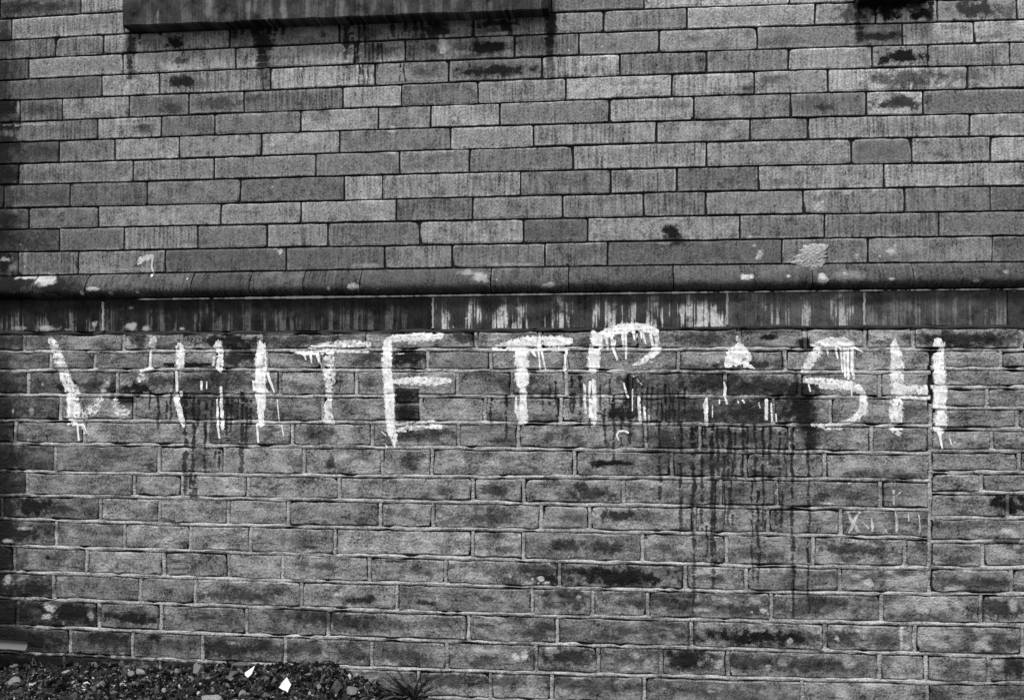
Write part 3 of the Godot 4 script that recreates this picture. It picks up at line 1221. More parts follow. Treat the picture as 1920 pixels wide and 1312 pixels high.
func loose_things():
	loose_stone(Vector3(-2.247,0.139,0.337),0.068,0.043,0.24,0.2,"flat pale stone at the far end of the rubble, below the gutter piece")
	loose_stone(Vector3(-2.105,0.14,0.17),0.043,0.029,0.32,-0.5,"small pale wedge of stone alone near the wall foot, beyond the grass blades")
	loose_stone(Vector3(-2.023,0.14,0.14),0.023,0.014,0.28,0,"tiny pale pebble just right of the small pale wedge of stone")
	loose_stone(Vector3(-1.787,0.142,0.152),0.036,0.025,0.34,0.3,"round half of a pale pair of pebbles lying together by the wall")
	loose_stone(Vector3(-1.757,0.142,0.124),0.051,0.025,0.32,0.4,"longer half of a pale pair of pebbles lying together by the wall")
	loose_stone(Vector3(-1.481,0.161,0.11),0.055,0.047,0.22,0.6,"tilted grey stone leaning up towards the wall at mid rubble")
	loose_stone(Vector3(-1.58,0.153,0.122),0.03,0.022,0.28,0,"small light chip left of the tilted grey stone")
	loose_stone(Vector3(-1.366,0.169,0.254),0.027,0.016,0.24,0.1,"small smooth oval stone below the tilted grey stone")
	loose_stone(Vector3(-1.303,0.17,0.032),0.094,0.028,0.14,0.05,"long flat grey stone lying against the wall base")
	loose_stone(Vector3(-1.277,0.171,0.18),0.046,0.029,0.1,-0.3,"dark grey stone up slope from the upper white shard")
	loose_stone(Vector3(-1.191,0.173,0.268),0.037,0.021,0.09,-0.2,"dark rounded stone touching the upper white shard")
	loose_stone(Vector3(-1.347,0.169,0.462),0.067,0.033,0.04,0.1,"large dark oval stone low in the rubble, above the pale lump")
	loose_stone(Vector3(-1.222,0.169,0.556),0.095,0.05,0.3,0.1,"large pale lump of stone at the bottom edge of the rubble")
	loose_stone(Vector3(-0.759,0.144,0.293),0.051,0.069,0.11,0.2,"pitted upright grey stone left of the domed stone")
	loose_stone(Vector3(-0.697,0.12,0.225),0.067,0.046,0.2,0,"domed pale stone nearest the leafy weed")
	loose_stone(Vector3(-0.823,0.171,0.329),0.028,0.023,0.28,0.3,"small pale stone beside the lower white shard")
	loose_stone(Vector3(-1.105,0.177,0.496),0.035,0.035,0.28,0.2,"pale angular stone right of the large pale lump")
	loose_stone(Vector3(-1.852,0.141,0.304),0.033,0.022,0.2,0.2,"light chip in the middle of the darkest rubble")
	white_shard(Vector3(-1.179,0.173,0.218),[Vector2(0.026,0.033),Vector2(-0.019,0.001),Vector2(-0.016,-0.01),Vector2(-0.003,-0.02),Vector2(0.013,-0.004)],"narrow pointed white shard, the upper and smaller of two in the rubble")
	white_shard(Vector3(-0.918,0.196,0.468),[Vector2(0.002,0.04),Vector2(-0.015,0.02),Vector2(-0.028,-0.002),Vector2(-0.01,-0.012),Vector2(0.004,-0.015),Vector2(0.009,-0.03),Vector2(0.014,-0.01),Vector2(0.023,0.01)],"broad jagged white shard, the lower and larger of two in the rubble")
	weed(Vector3(-0.452,0.054,0.036))
	grass_tuft(Vector3(-2.336,0.135,0.028))
	gutter(Vector3(-2.891,0.235,.08),Vector3(-2.373,0.22,.08))

func courses():
	ashlar_course([3.655,3.663,3.67,3.675,3.68,3.682,3.684,3.684,3.682,3.679,3.675,3.669,3.661,3.652,3.64,3.627,3.612,3.598],[3.547,3.554,3.561,3.567,3.571,3.574,3.577,3.578,3.577,3.575,3.572,3.567,3.56,3.552,3.541,3.529,3.515,3.501],[-4.442,-3.782,-3.286,-2.952,-2.647,-1.259,-1.079,-0.481,0.076,0.391,0.93,1.123,1.391,1.627,2.338,2.687,3.145,3.467,3.737],1)
	ashlar_course([3.547,3.554,3.561,3.567,3.571,3.574,3.577,3.578,3.577,3.575,3.572,3.567,3.56,3.552,3.541,3.529,3.515,3.501],[3.431,3.441,3.45,3.457,3.464,3.468,3.472,3.474,3.475,3.474,3.471,3.467,3.461,3.454,3.445,3.434,3.421,3.408],[-4.481,-3.856,-3.508,-2.957,-2.626,-1.834,-1.427,0.051,0.9,1.29,1.635,1.898,2.055,2.217,2.584,2.919,3.238,3.615,3.879],2)
	ashlar_course([3.431,3.441,3.45,3.457,3.464,3.468,3.472,3.474,3.475,3.474,3.471,3.467,3.461,3.454,3.445,3.434,3.421,3.408],[3.322,3.332,3.341,3.349,3.355,3.36,3.363,3.365,3.365,3.364,3.361,3.357,3.352,3.345,3.336,3.326,3.315,3.304],[-4.456,-4.065,-3.47,-3.143,-2.598,-2.166,-1.938,2.336,2.782,3.191,3.687,4.082],3)
	ashlar_course([3.322,3.332,3.341,3.349,3.355,3.36,3.363,3.365,3.365,3.364,3.361,3.357,3.352,3.345,3.336,3.326,3.315,3.304],[3.218,3.226,3.233,3.239,3.245,3.25,3.253,3.256,3.257,3.257,3.256,3.253,3.248,3.242,3.233,3.222,3.21,3.197],[-4.316,-3.612,-2.921,-2.536,-1.934,0.187,0.62,1.282,1.577,2.334,2.681,2.953,3.331,3.576,3.995],4)
	ashlar_course([3.218,3.226,3.233,3.239,3.245,3.25,3.253,3.256,3.257,3.257,3.256,3.253,3.248,3.242,3.233,3.222,3.21,3.197],[3.116,3.125,3.133,3.14,3.145,3.149,3.152,3.154,3.155,3.155,3.154,3.151,3.147,3.142,3.136,3.129,3.121,3.113],[-4.573,-3.901,-3.556,-2.925,-2.299,-2.045,-1.392,-0.84,-0.184,0.432,0.816,1.393,1.661,1.93,2.27,2.619,3.071,3.313,3.788],5)
	ashlar_course([3.116,3.125,3.133,3.14,3.145,3.149,3.152,3.154,3.155,3.155,3.154,3.151,3.147,3.142,3.136,3.129,3.121,3.113],[3.018,3.024,3.03,3.035,3.04,3.043,3.046,3.048,3.049,3.049,3.049,3.047,3.044,3.04,3.035,3.029,3.022,3.016],[-4.671,-4.135,-3.707,-3.229,-2.773,-2.442,-1.941,-1.361,-0.763,-0.514,0.01,0.317,0.688,1.135,1.778,2.087,2.6,3.1,3.524,3.941],6)
	ashlar_course([3.018,3.024,3.03,3.035,3.04,3.043,3.046,3.048,3.049,3.049,3.049,3.047,3.044,3.04,3.035,3.029,3.022,3.016],[2.927,2.927,2.928,2.929,2.932,2.934,2.937,2.94,2.943,2.945,2.946,2.946,2.944,2.941,2.935,2.927,2.916,2.905],[-4.3,-3.878,-3.195,-2.687,-2.051,-1.751,-1.185,-0.662,-0.304,0.144,0.506,0.907,1.275,1.645,1.888,2.238,2.621,3.068,3.464,3.715],7)
	ashlar_course([2.927,2.927,2.928,2.929,2.932,2.934,2.937,2.94,2.943,2.945,2.946,2.946,2.944,2.941,2.935,2.927,2.916,2.905],[2.81,2.814,2.817,2.821,2.824,2.828,2.831,2.834,2.836,2.838,2.839,2.839,2.837,2.834,2.83,2.823,2.815,2.806],[-4.45,-3.843,-3.353,-2.961,-2.485,-2.258,-1.908,-1.599,-1.316,-0.822,-0.532,-0.163,0.254,0.746,1.121,1.449,2.057,2.453,2.899,3.217,3.636,4.009],8)
	ashlar_course([2.81,2.814,2.817,2.821,2.824,2.828,2.831,2.834,2.836,2.838,2.839,2.839,2.837,2.834,2.83,2.823,2.815,2.806],[2.706,2.711,2.715,2.718,2.721,2.724,2.726,2.727,2.728,2.728,2.728,2.727,2.725,2.722,2.719,2.715,2.711,2.706],[-4.841,-4.251,-3.668,-3.106,-2.719,-2.071,-1.738,-1.464,-1.031,-0.646,-0.391,-0.058,0.458,0.846,1.283,1.617,1.866,2.328,2.618,2.943,3.35,3.84],9)
	ashlar_course([2.706,2.711,2.715,2.718,2.721,2.724,2.726,2.727,2.728,2.728,2.728,2.727,2.725,2.722,2.719,2.715,2.711,2.706],[2.606,2.606,2.607,2.609,2.611,2.614,2.617,2.62,2.622,2.624,2.625,2.625,2.624,2.621,2.615,2.607,2.596,2.585],[-4.388,-4.024,-3.382,-2.999,-2.645,-2.275,-1.981,-1.644,-1.226,-0.835,-0.293,0.101,0.675,1.101,1.36,2.064,2.38,2.819,3.197,3.675,4.124],10)
	ashlar_course([2.606,2.606,2.607,2.609,2.611,2.614,2.617,2.62,2.622,2.624,2.625,2.625,2.624,2.621,2.615,2.607,2.596,2.585],[2.502,2.502,2.503,2.503,2.504,2.506,2.507,2.508,2.509,2.509,2.509,2.509,2.507,2.504,2.5,2.494,2.487,2.48],[-4.287,-3.568,-3.217,-2.855,-2.487,-1.885,-1.465,-0.953,-0.541,-0.203,0.289,0.903,1.55,1.813,2.151,2.493,2.853,3.162,3.467,3.916],11)
	ashlar_course([2.502,2.502,2.503,2.503,2.504,2.506,2.507,2.508,2.509,2.509,2.509,2.509,2.507,2.504,2.5,2.494,2.487,2.48],[2.393,2.39,2.387,2.386,2.386,2.387,2.388,2.39,2.392,2.394,2.395,2.396,2.395,2.394,2.391,2.385,2.378,2.37],[-4.586,-3.952,-3.289,-2.841,-2.565,-2.211,-1.809,-1.332,-0.812,-0.624,0.04,0.462,0.769,1.138,1.691,2.324,2.602,3.077,3.472,3.777],12)
	ashlar_course([2.393,2.39,2.387,2.386,2.386,2.387,2.388,2.39,2.392,2.394,2.395,2.396,2.395,2.394,2.391,2.385,2.378,2.37],[2.273,2.275,2.277,2.279,2.281,2.282,2.283,2.284,2.284,2.285,2.284,2.284,2.283,2.282,2.281,2.279,2.277,2.274],[-4.769,-4.042,-3.361,-2.912,-2.43,-2.061,-1.431,-1.026,-0.556,-0.188,0.239,0.615,0.897,1.337,1.783,2.149,2.592,3.01,3.506,3.881],13)
	ashlar_course([2.273,2.275,2.277,2.279,2.281,2.282,2.283,2.284,2.284,2.285,2.284,2.284,2.283,2.282,2.281,2.279,2.277,2.274],[2.165,2.165,2.165,2.165,2.166,2.167,2.168,2.168,2.169,2.17,2.171,2.171,2.171,2.17,2.169,2.167,2.165,2.162],[-4.446,-3.993,-3.353,-2.682,-2.264,-1.926,-1.547,-1.196,-0.893,-0.442,0.055,0.355,1.053,1.43,1.927,2.321,2.778,3.114,3.617,4.023],14)
	ashlar_course([2.165,2.165,2.165,2.165,2.166,2.167,2.168,2.168,2.169,2.17,2.171,2.171,2.171,2.17,2.169,2.167,2.165,2.162],[2.037,2.041,2.044,2.047,2.05,2.052,2.054,2.056,2.057,2.057,2.058,2.057,2.056,2.055,2.053,2.05,2.048,2.045],[-4.506,-3.954,-3.25,-2.865,-2.483,-2.165,-1.713,-1.099,-0.612,-0.285,0.156,0.447,1.24,1.616,2.155,2.547,3.067,3.497,3.761],15)
	moulding_course([2.037,2.041,2.044,2.047,2.05,2.052,2.054,2.056,2.057,2.057,2.058,2.057,2.056,2.055,2.053,2.05,2.048,2.045],[1.923,1.923,1.924,1.925,1.927,1.928,1.929,1.93,1.932,1.933,1.934,1.935,1.936,1.936,1.936,1.936,1.936,1.935],[-4.506,-3.927,-3.572,-2.979,-2.377,-2.102,-1.559,-1.267,-1,-0.721,-0.096,0.268,0.748,1.367,1.805,2.318,2.72,3.226,3.6,3.983])
	band_course([1.923,1.923,1.924,1.925,1.927,1.928,1.929,1.93,1.932,1.933,1.934,1.935,1.936,1.936,1.936,1.936,1.936,1.935],[1.774,1.769,1.765,1.762,1.761,1.76,1.76,1.761,1.763,1.765,1.766,1.768,1.769,1.769,1.769,1.767,1.763,1.76],[-4.456,-3.921,-3.231,-2.904,-2.46,-2.03,-0.377,0.993,1.6,2.215,2.552,2.946,3.434,3.816])
	rubble_course([1.771,1.764,1.759,1.756,1.755,1.754,1.755,1.757,1.759,1.761,1.764,1.766,1.767,1.766,1.764,1.76,1.754,1.747],[1.665,1.665,1.666,1.666,1.667,1.668,1.669,1.669,1.67,1.67,1.669,1.669,1.667,1.666,1.663,1.659,1.655,1.651],[-4.289,-3.677,-2.975,-2.444,-1.921,-1.624,-1.22,-0.692,-0.169,0.133,0.596,1.045,1.339,1.603,1.811,2.27,2.603,2.996,3.418,3.864],1)
	rubble_course([1.665,1.665,1.666,1.666,1.667,1.668,1.669,1.669,1.67,1.67,1.669,1.669,1.667,1.666,1.663,1.659,1.655,1.651],[1.564,1.569,1.573,1.575,1.576,1.576,1.575,1.574,1.572,1.569,1.567,1.565,1.564,1.563,1.563,1.565,1.568,1.571],[-4.478,-3.856,-3.186,-2.74,-2.302,-2.07,-1.785,-1.434,-1.192,-0.914,-0.402,-0.101,0.255,0.77,1.251,1.554,1.884],2)
	rubble_course([1.564,1.569,1.573,1.575,1.576,1.576,1.575,1.574,1.572,1.569,1.567,1.565,1.564,1.563,1.563,1.565,1.568,1.571],[1.46,1.456,1.453,1.451,1.45,1.45,1.449,1.45,1.45,1.451,1.451,1.451,1.45,1.449,1.446,1.442,1.437,1.431],[-4.609,-4.207,-3.655,-2.972,-2.419,-1.952,-1.65,-1.125,-0.748,-0.258,0,0.255,0.551,0.982,1.314,1.664,1.883],3)
	rubble_course([1.46,1.456,1.453,1.451,1.45,1.45,1.449,1.45,1.45,1.451,1.451,1.451,1.45,1.449,1.446,1.442,1.437,1.431],[1.329,1.327,1.326,1.325,1.325,1.325,1.325,1.325,1.326,1.326,1.326,1.326,1.326,1.325,1.323,1.321,1.318,1.314],[-4.6,-4.137,-3.653,-3.306,-2.785,-2.248,-1.862,-1.324,-0.913,-0.432,-0.126,0.23,0.704,1.195,1.449,1.881],4)
	rubble_course([1.329,1.327,1.326,1.325,1.325,1.325,1.325,1.325,1.326,1.326,1.326,1.326,1.326,1.325,1.323,1.321,1.318,1.314],[1.209,1.209,1.209,1.209,1.209,1.209,1.208,1.208,1.207,1.206,1.205,1.204,1.202,1.201,1.199,1.197,1.195,1.193],[-4.519,-4.006,-3.318,-2.968,-2.484,-2.121,-1.485,-1.063,-0.669,-0.253,0.03,0.623,0.868,1.272,1.627,1.88],5)
	rubble_course([1.209,1.209,1.209,1.209,1.209,1.209,1.208,1.208,1.207,1.206,1.205,1.204,1.202,1.201,1.199,1.197,1.195,1.193],[1.087,1.08,1.075,1.071,1.07,1.069,1.07,1.072,1.074,1.077,1.079,1.081,1.081,1.08,1.077,1.072,1.063,1.055],[-4.223,-3.571,-3.219,-2.758,-2.273,-1.734,-1.4,-1.004,-0.62,-0.38,0.292,0.739,1.07,1.422,1.879],6)
	rubble_course([1.087,1.08,1.075,1.071,1.07,1.069,1.07,1.072,1.074,1.077,1.079,1.081,1.081,1.08,1.077,1.072,1.063,1.055],[0.952,0.954,0.955,0.956,0.956,0.956,0.955,0.954,0.953,0.952,0.951,0.951,0.951,0.952,0.954,0.957,0.962,0.966],[-4.349,-3.744,-3.417,-2.82,-2.421,-1.861,-1.613,-1.282,-0.83,-0.184,0.055,0.52,0.96,1.209,1.664,1.878],7)
	rubble_course([0.952,0.954,0.955,0.956,0.956,0.956,0.955,0.954,0.953,0.952,0.951,0.951,0.951,0.952,0.954,0.957,0.962,0.966],[0.862,0.85,0.84,0.833,0.829,0.826,0.825,0.826,0.827,0.828,0.829,0.829,0.828,0.824,0.818,0.808,0.794,0.781],[-4.315,-3.754,-3.356,-2.812,-2.549,-2.034,-1.729,-1.38,-1.081,-0.629,-0.375,0.137,0.363,0.84,1.169,1.49,1.876],8)
	rubble_course([0.862,0.85,0.84,0.833,0.829,0.826,0.825,0.826,0.827,0.828,0.829,0.829,0.828,0.824,0.818,0.808,0.794,0.781],[0.71,0.708,0.705,0.703,0.7,0.697,0.695,0.693,0.691,0.689,0.688,0.688,0.689,0.691,0.694,0.699,0.705,0.711],[-4.656,-3.953,-3.345,-2.724,-2.263,-1.908,-1.57,-1.267,-0.85,-0.184,0.055,0.605,0.983,1.367,1.765,1.875],9)
	rubble_course([0.71,0.708,0.705,0.703,0.7,0.697,0.695,0.693,0.691,0.689,0.688,0.688,0.689,0.691,0.694,0.699,0.705,0.711],[0.578,0.578,0.576,0.574,0.572,0.57,0.568,0.567,0.566,0.565,0.566,0.568,0.572,0.578,0.586,0.597,0.61,0.623],[-4.79,-4.15,-3.817,-3.228,-2.843,-2.481,-2.103,-1.705,-1.375,-1.106,-0.682,-0.313,0.222,0.8,1.072,1.483,1.874],10)
	rubble_course([0.578,0.578,0.576,0.574,0.572,0.57,0.568,0.567,0.566,0.565,0.566,0.568,0.572,0.578,0.586,0.597,0.61,0.623],[0.459,0.455,0.45,0.446,0.443,0.44,0.437,0.436,0.435,0.435,0.436,0.438,0.441,0.445,0.451,0.459,0.468,0.477],[-4.593,-3.872,-3.375,-2.738,-2.274,-1.823,-1.544,-1.013,-0.548,0.095,0.377,0.628,1.183,1.664,2.087,2.415,2.921,3.361,3.793],11)
	rubble_course([0.459,0.455,0.45,0.446,0.443,0.44,0.437,0.436,0.435,0.435,0.436,0.438,0.441,0.445,0.451,0.459,0.468,0.477],[0.322,0.316,0.311,0.308,0.305,0.304,0.303,0.303,0.304,0.306,0.307,0.309,0.311,0.312,0.313,0.313,0.312,0.311],[-4.485,-3.914,-3.39,-2.954,-2.46,-2.036,-1.716,-1.285,-0.882,-0.204,0.211,0.825,1.416,1.805,2.26,2.585,2.962,3.419,3.659],12)
	rubble_course([0.322,0.316,0.311,0.308,0.305,0.304,0.303,0.303,0.304,0.306,0.307,0.309,0.311,0.312,0.313,0.313,0.312,0.311],[0.2,0.191,0.183,0.177,0.173,0.169,0.168,0.167,0.168,0.17,0.174,0.178,0.183,0.189,0.196,0.203,0.21,0.218],[-4.392,-3.836,-3.143,-2.603,-2.182,-1.862,-1.504,-1.091,-0.668,-0.307,0.112,0.401,0.688,0.987,1.653,1.852,2.118,2.403,2.908,3.156,3.453,3.912],13)
	rubble_course([0.2,0.191,0.183,0.177,0.173,0.169,0.168,0.167,0.168,0.17,0.174,0.178,0.183,0.189,0.196,0.203,0.21,0.218],[0.07,0.06,0.052,0.046,0.042,0.039,0.037,0.037,0.038,0.041,0.045,0.05,0.057,0.064,0.072,0.081,0.091,0.1],[-4.562,-3.921,-3.492,-3.14,-2.609,-2.214,-1.719,-1.262,-0.815,-0.442,-0.1,0.186,0.61,1.316,1.857,2.295,2.803,3.188,3.548,4.022],14)
	rubble_course([0.07,0.06,0.052,0.046,0.042,0.039,0.037,0.037,0.038,0.041,0.045,0.05,0.057,0.064,0.072,0.081,0.091,0.1],[-0.068,-0.077,-0.084,-0.089,-0.092,-0.094,-0.094,-0.093,-0.09,-0.086,-0.08,-0.074,-0.067,-0.059,-0.051,-0.042,-0.033,-0.024],[-4.515,-3.801,-3.293,-2.947,-2.379,-1.963,-1.448,-1.024,-0.659,-0.251,0.075,0.42,0.831,1.257,1.674,2.104,2.424,2.749,3.141,3.53,4.013],15)
	rubble_course([-0.068,-0.077,-0.084,-0.089,-0.092,-0.094,-0.094,-0.093,-0.09,-0.086,-0.08,-0.074,-0.067,-0.059,-0.051,-0.042,-0.033,-0.024],[-0.207,-0.214,-0.219,-0.223,-0.225,-0.226,-0.225,-0.222,-0.218,-0.213,-0.206,-0.199,-0.19,-0.181,-0.171,-0.161,-0.151,-0.14],[-4.598,-4.163,-3.819,-3.404,-2.736,-2.21,-1.716,-1.26,-0.814,-0.454,-0.025,0.346,0.83,1.303,1.764,1.99,2.321,2.719,3.139,3.527,3.766],16)
	rubble_course([1.665,1.665,1.666,1.666,1.667,1.668,1.669,1.669,1.67,1.67,1.669,1.669,1.667,1.666,1.663,1.659,1.655,1.651],[1.584,1.584,1.583,1.583,1.583,1.583,1.582,1.582,1.582,1.581,1.581,1.581,1.58,1.58,1.58,1.579,1.579,1.579],[1.884,2.183,2.56,2.994,3.425,3.724],20)
	rubble_course([1.584,1.584,1.583,1.583,1.583,1.583,1.582,1.582,1.582,1.581,1.581,1.581,1.58,1.58,1.58,1.579,1.579,1.579],[1.487,1.487,1.488,1.488,1.489,1.489,1.49,1.491,1.491,1.492,1.492,1.493,1.494,1.494,1.495,1.495,1.496,1.496],[1.883,2.324,2.568,2.948,3.43,3.716],21)
	rubble_course([1.487,1.487,1.488,1.488,1.489,1.489,1.49,1.491,1.491,1.492,1.492,1.493,1.494,1.494,1.495,1.495,1.496,1.496],[1.384,1.385,1.387,1.388,1.39,1.391,1.393,1.394,1.396,1.397,1.399,1.401,1.402,1.404,1.405,1.407,1.408,1.41],[1.882,2.125,2.564,2.91,3.153,3.615,4.066],22)
	rubble_course([1.384,1.385,1.387,1.388,1.39,1.391,1.393,1.394,1.396,1.397,1.399,1.401,1.402,1.404,1.405,1.407,1.408,1.41],[1.276,1.278,1.281,1.283,1.286,1.288,1.291,1.293,1.296,1.298,1.301,1.303,1.306,1.308,1.311,1.313,1.316,1.318],[1.881,2.25,2.662,3.166,3.605,4.08],23)
	rubble_course([1.276,1.278,1.281,1.283,1.286,1.288,1.291,1.293,1.296,1.298,1.301,1.303,1.306,1.308,1.311,1.313,1.316,1.318],[1.165,1.168,1.172,1.175,1.179,1.183,1.186,1.19,1.193,1.197,1.2,1.204,1.207,1.211,1.214,1.218,1.221,1.225],[1.88,2.141,2.498,2.848,3.245,3.725],24)
	rubble_course([1.165,1.168,1.172,1.175,1.179,1.183,1.186,1.19,1.193,1.197,1.2,1.204,1.207,1.211,1.214,1.218,1.221,1.225],[1.057,1.062,1.066,1.071,1.075,1.08,1.084,1.089,1.093,1.098,1.102,1.107,1.111,1.116,1.12,1.125,1.129,1.134],[1.879,2.256,2.519,2.927,3.163,3.626,4.003],25)
	rubble_course([1.057,1.062,1.066,1.071,1.075,1.08,1.084,1.089,1.093,1.098,1.102,1.107,1.111,1.116,1.12,1.125,1.129,1.134],[0.952,0.957,0.963,0.968,0.974,0.979,0.985,0.99,0.996,1.001,1.007,1.012,1.018,1.023,1.029,1.034,1.04,1.045],[1.878,2.096,2.524,3.024,3.426,3.73],26)
	rubble_course([0.952,0.957,0.963,0.968,0.974,0.979,0.985,0.99,0.996,1.001,1.007,1.012,1.018,1.023,1.029,1.034,1.04,1.045],[0.828,0.835,0.841,0.848,0.855,0.861,0.868,0.874,0.881,0.888,0.894,0.901,0.907,0.914,0.921,0.927,0.934,0.94],[1.877,2.205,2.496,3.001,3.504,3.905],27)
	rubble_course([0.828,0.835,0.841,0.848,0.855,0.861,0.868,0.874,0.881,0.888,0.894,0.901,0.907,0.914,0.921,0.927,0.934,0.94],[0.71,0.718,0.725,0.733,0.741,0.748,0.756,0.764,0.771,0.779,0.787,0.794,0.802,0.81,0.818,0.825,0.833,0.841],[1.876,2.315,2.644,3.115,3.374,3.639,3.984],28)
	rubble_course([0.71,0.718,0.725,0.733,0.741,0.748,0.756,0.764,0.771,0.779,0.787,0.794,0.802,0.81,0.818,0.825,0.833,0.841],[0.576,0.584,0.593,0.602,0.611,0.62,0.629,0.638,0.647,0.656,0.665,0.674,0.683,0.692,0.7,0.709,0.718,0.727],[1.875,2.097,2.418,2.706,2.979,3.226,3.635,4.084],29)
	rubble_course([0.576,0.584,0.593,0.602,0.611,0.62,0.629,0.638,0.647,0.656,0.665,0.674,0.683,0.692,0.7,0.709,0.718,0.727],[0.578,0.578,0.576,0.574,0.572,0.57,0.568,0.567,0.566,0.565,0.566,0.568,0.572,0.578,0.586,0.597,0.61,0.623],[1.874,2.217,2.479,2.942,3.439,3.693],30)

func stains_and_shade():  # soot and grime, with some shade painted in among them
	stain_or_shade(-2.823,3.123,0.175,0.4,0.7)  # broad vignette down the left end, painted into the colour
	stain_or_shade(-2.811,2.365,0.175,0.5,0.7)
	stain_or_shade(-2.797,1.426,0.175,0.55,0.7)
	stain_or_shade(-2.785,0.629,0.175,0.55,0.7)
	stain_or_shade(-1.215,3.09,0.045,0.16,0.6)
	stain_or_shade(-0.697,3.11,0.075,0.138,0.45)
	stain_or_shade(-0.41,3.111,0.11,0.125,0.45)
	stain_or_shade(0.177,3.038,0.03,0.188,0.55)
	stain_or_shade(-0.153,3.051,0.125,0.11,0.4)
	stain_or_shade(-1.899,3.115,0.022,0.188,0.5)
	stain_or_shade(-0.988,3.147,0.075,0.075,0.3)
	stain_or_shade(1.608,3.107,0.04,0.175,0.35)
	stain_or_shade(1.887,3.096,0.035,0.15,0.3)
	stain_or_shade(-2.591,3.114,0.1,0.35,0.45)  # left-edge vignette painted over the soot there
	stain_or_shade(-2.584,2.548,0.113,0.4,0.6)
	stain_or_shade(-2.578,2.146,0.125,0.2,0.6)
	stain_or_shade(-2.566,1.294,0.125,0.5,0.45)
	stain_or_shade(-2.559,0.766,0.15,0.5,0.55)
	stain_or_shade(-2.496,0.268,0.25,0.175,0.7)
	stain_or_shade(-1.459,1.378,0.2,0.075,0.42)
	stain_or_shade(0.692,1.448,0.2,0.1,0.6)
	stain_or_shade(0.957,1.388,0.225,0.07,0.45)
	stain_or_shade(1.172,1.389,0.175,0.062,0.75)
	stain_or_shade(1.125,1.486,0.225,0.055,0.7)
	stain_or_shade(1.314,1.414,0.075,0.11,0.85)
	stain_or_shade(0.908,1.217,0.45,0.15,0.4)
	stain_or_shade(1.074,1.001,0.3,0.15,0.35)
	stain_or_shade(0.715,1.167,0.15,0.15,0.35)
	stain_or_shade(1.348,1.281,0.045,0.1,0.6)
	stain_or_shade(-1.514,1.482,0.175,0.065,0.7)
	stain_or_shade(-1.406,1.559,0.15,0.03,0.6)
	stain_or_shade(-1.679,3.187,0.05,0.037,1)
	stain_or_shade(-0.924,3.204,0.02,0.022,1)
	stain_or_shade(-1.65,3.098,0.055,0.018,0.7)
	stain_or_shade(-1.636,2.992,0.075,0.033,0.9)
	stain_or_shade(-1.54,2.976,0.125,0.03,0.4)
	stain_or_shade(-1.695,2.862,0.07,0.033,0.6)
	stain_or_shade(-1.444,2.881,0.113,0.035,0.6)
	stain_or_shade(-1.832,2.774,0.055,0.03,0.6)
	stain_or_shade(-1.216,3.174,0.045,0.085,0.8)
	stain_or_shade(-1.256,3.223,0.035,0.03,0.6)
	stain_or_shade(-1.908,3.196,0.025,0.088,0.7)
	stain_or_shade(-1.364,3.201,0.075,0.025,0.4)
	stain_or_shade(-0.802,3.178,0.022,0.05,0.7)
	stain_or_shade(-0.697,3.195,0.062,0.035,0.6)
	stain_or_shade(-0.488,3.217,0.075,0.04,0.5)
	stain_or_shade(-0.359,3.199,0.065,0.037,0.85)
	stain_or_shade(-0.089,3.214,0.113,0.02,0.9)
	stain_or_shade(-0.115,3.177,0.1,0.025,0.6)
	stain_or_shade(-0.025,3.193,0.03,0.035,0.9)
	stain_or_shade(-0.107,3.105,0.115,0.037,1)
	stain_or_shade(-0.371,3.105,0.035,0.022,0.6)
	stain_or_shade(-0.618,3.107,0.065,0.025,0.6)
	stain_or_shade(-0.684,3.109,0.03,0.04,0.4)
	stain_or_shade(-0.243,3.11,0.05,0.04,0.4)
	stain_or_shade(-0.076,2.992,0.2,0.03,0.9)
	stain_or_shade(-0.41,2.996,0.075,0.03,0.5)
	stain_or_shade(-0.204,3.065,0.1,0.013,0.4)
	stain_or_shade(0.177,3.203,0.028,0.1,0.7)
	stain_or_shade(0.389,2.985,0.055,0.028,0.45)
	stain_or_shade(0.177,3.064,0.02,0.075,0.4)
	stain_or_shade(1.562,3.195,0.07,0.055,0.7)
	stain_or_shade(1.714,3.188,0.06,0.035,1)
	stain_or_shade(1.86,3.18,0.055,0.03,1)
	stain_or_shade(1.68,3.226,0.125,0.02,0.9)  # this and the next: cast shadow of the right-hand sill, painted on
	stain_or_shade(1.796,3.216,0.125,0.025,0.8)
	stain_or_shade(2.095,3.189,0.113,0.045,0.8)
	stain_or_shade(2.231,3.173,0.045,0.035,0.5)
	stain_or_shade(1.69,3.084,0.1,0.022,0.8)
	stain_or_shade(1.585,3.108,0.035,0.075,0.4)
	stain_or_shade(1.77,2.987,0.11,0.035,1.2)
	stain_or_shade(2.23,3.082,0.05,0.1,0.3)
	stain_or_shade(1.793,2.889,0.188,0.043,0.7)
	stain_or_shade(2.069,2.896,0.075,0.035,0.5)
	stain_or_shade(1.768,2.778,0.12,0.037,0.85)
	stain_or_shade(1.441,2.767,0.055,0.022,0.7)
	stain_or_shade(1.085,2.869,0.04,0.018,0.7)
	stain_or_shade(1.181,2.903,0.062,0.025,0.5)
	stain_or_shade(0.845,3.108,0.075,0.02,0.4)
	stain_or_shade(0.893,3.012,0.05,0.02,0.5)
	stain_or_shade(1.323,2.787,0.15,0.037,0.25)
	stain_or_shade(0.739,2.219,0.043,0.03,1.1)
	stain_or_shade(0.748,2.174,0.075,0.035,0.8)
	stain_or_shade(-1.748,3.203,0.15,0.015,0.3)
	stain_or_shade(-2.579,3.235,0.065,0.05,0.6)
	stain_or_shade(-2.567,3.405,0.15,0.035,0.7)
	stain_or_shade(-2.423,3.391,0.175,0.035,0.55)
	stain_or_shade(-2.253,3.392,0.15,0.025,0.45)
	stain_or_shade(-2.554,2.897,0.065,0.055,1)
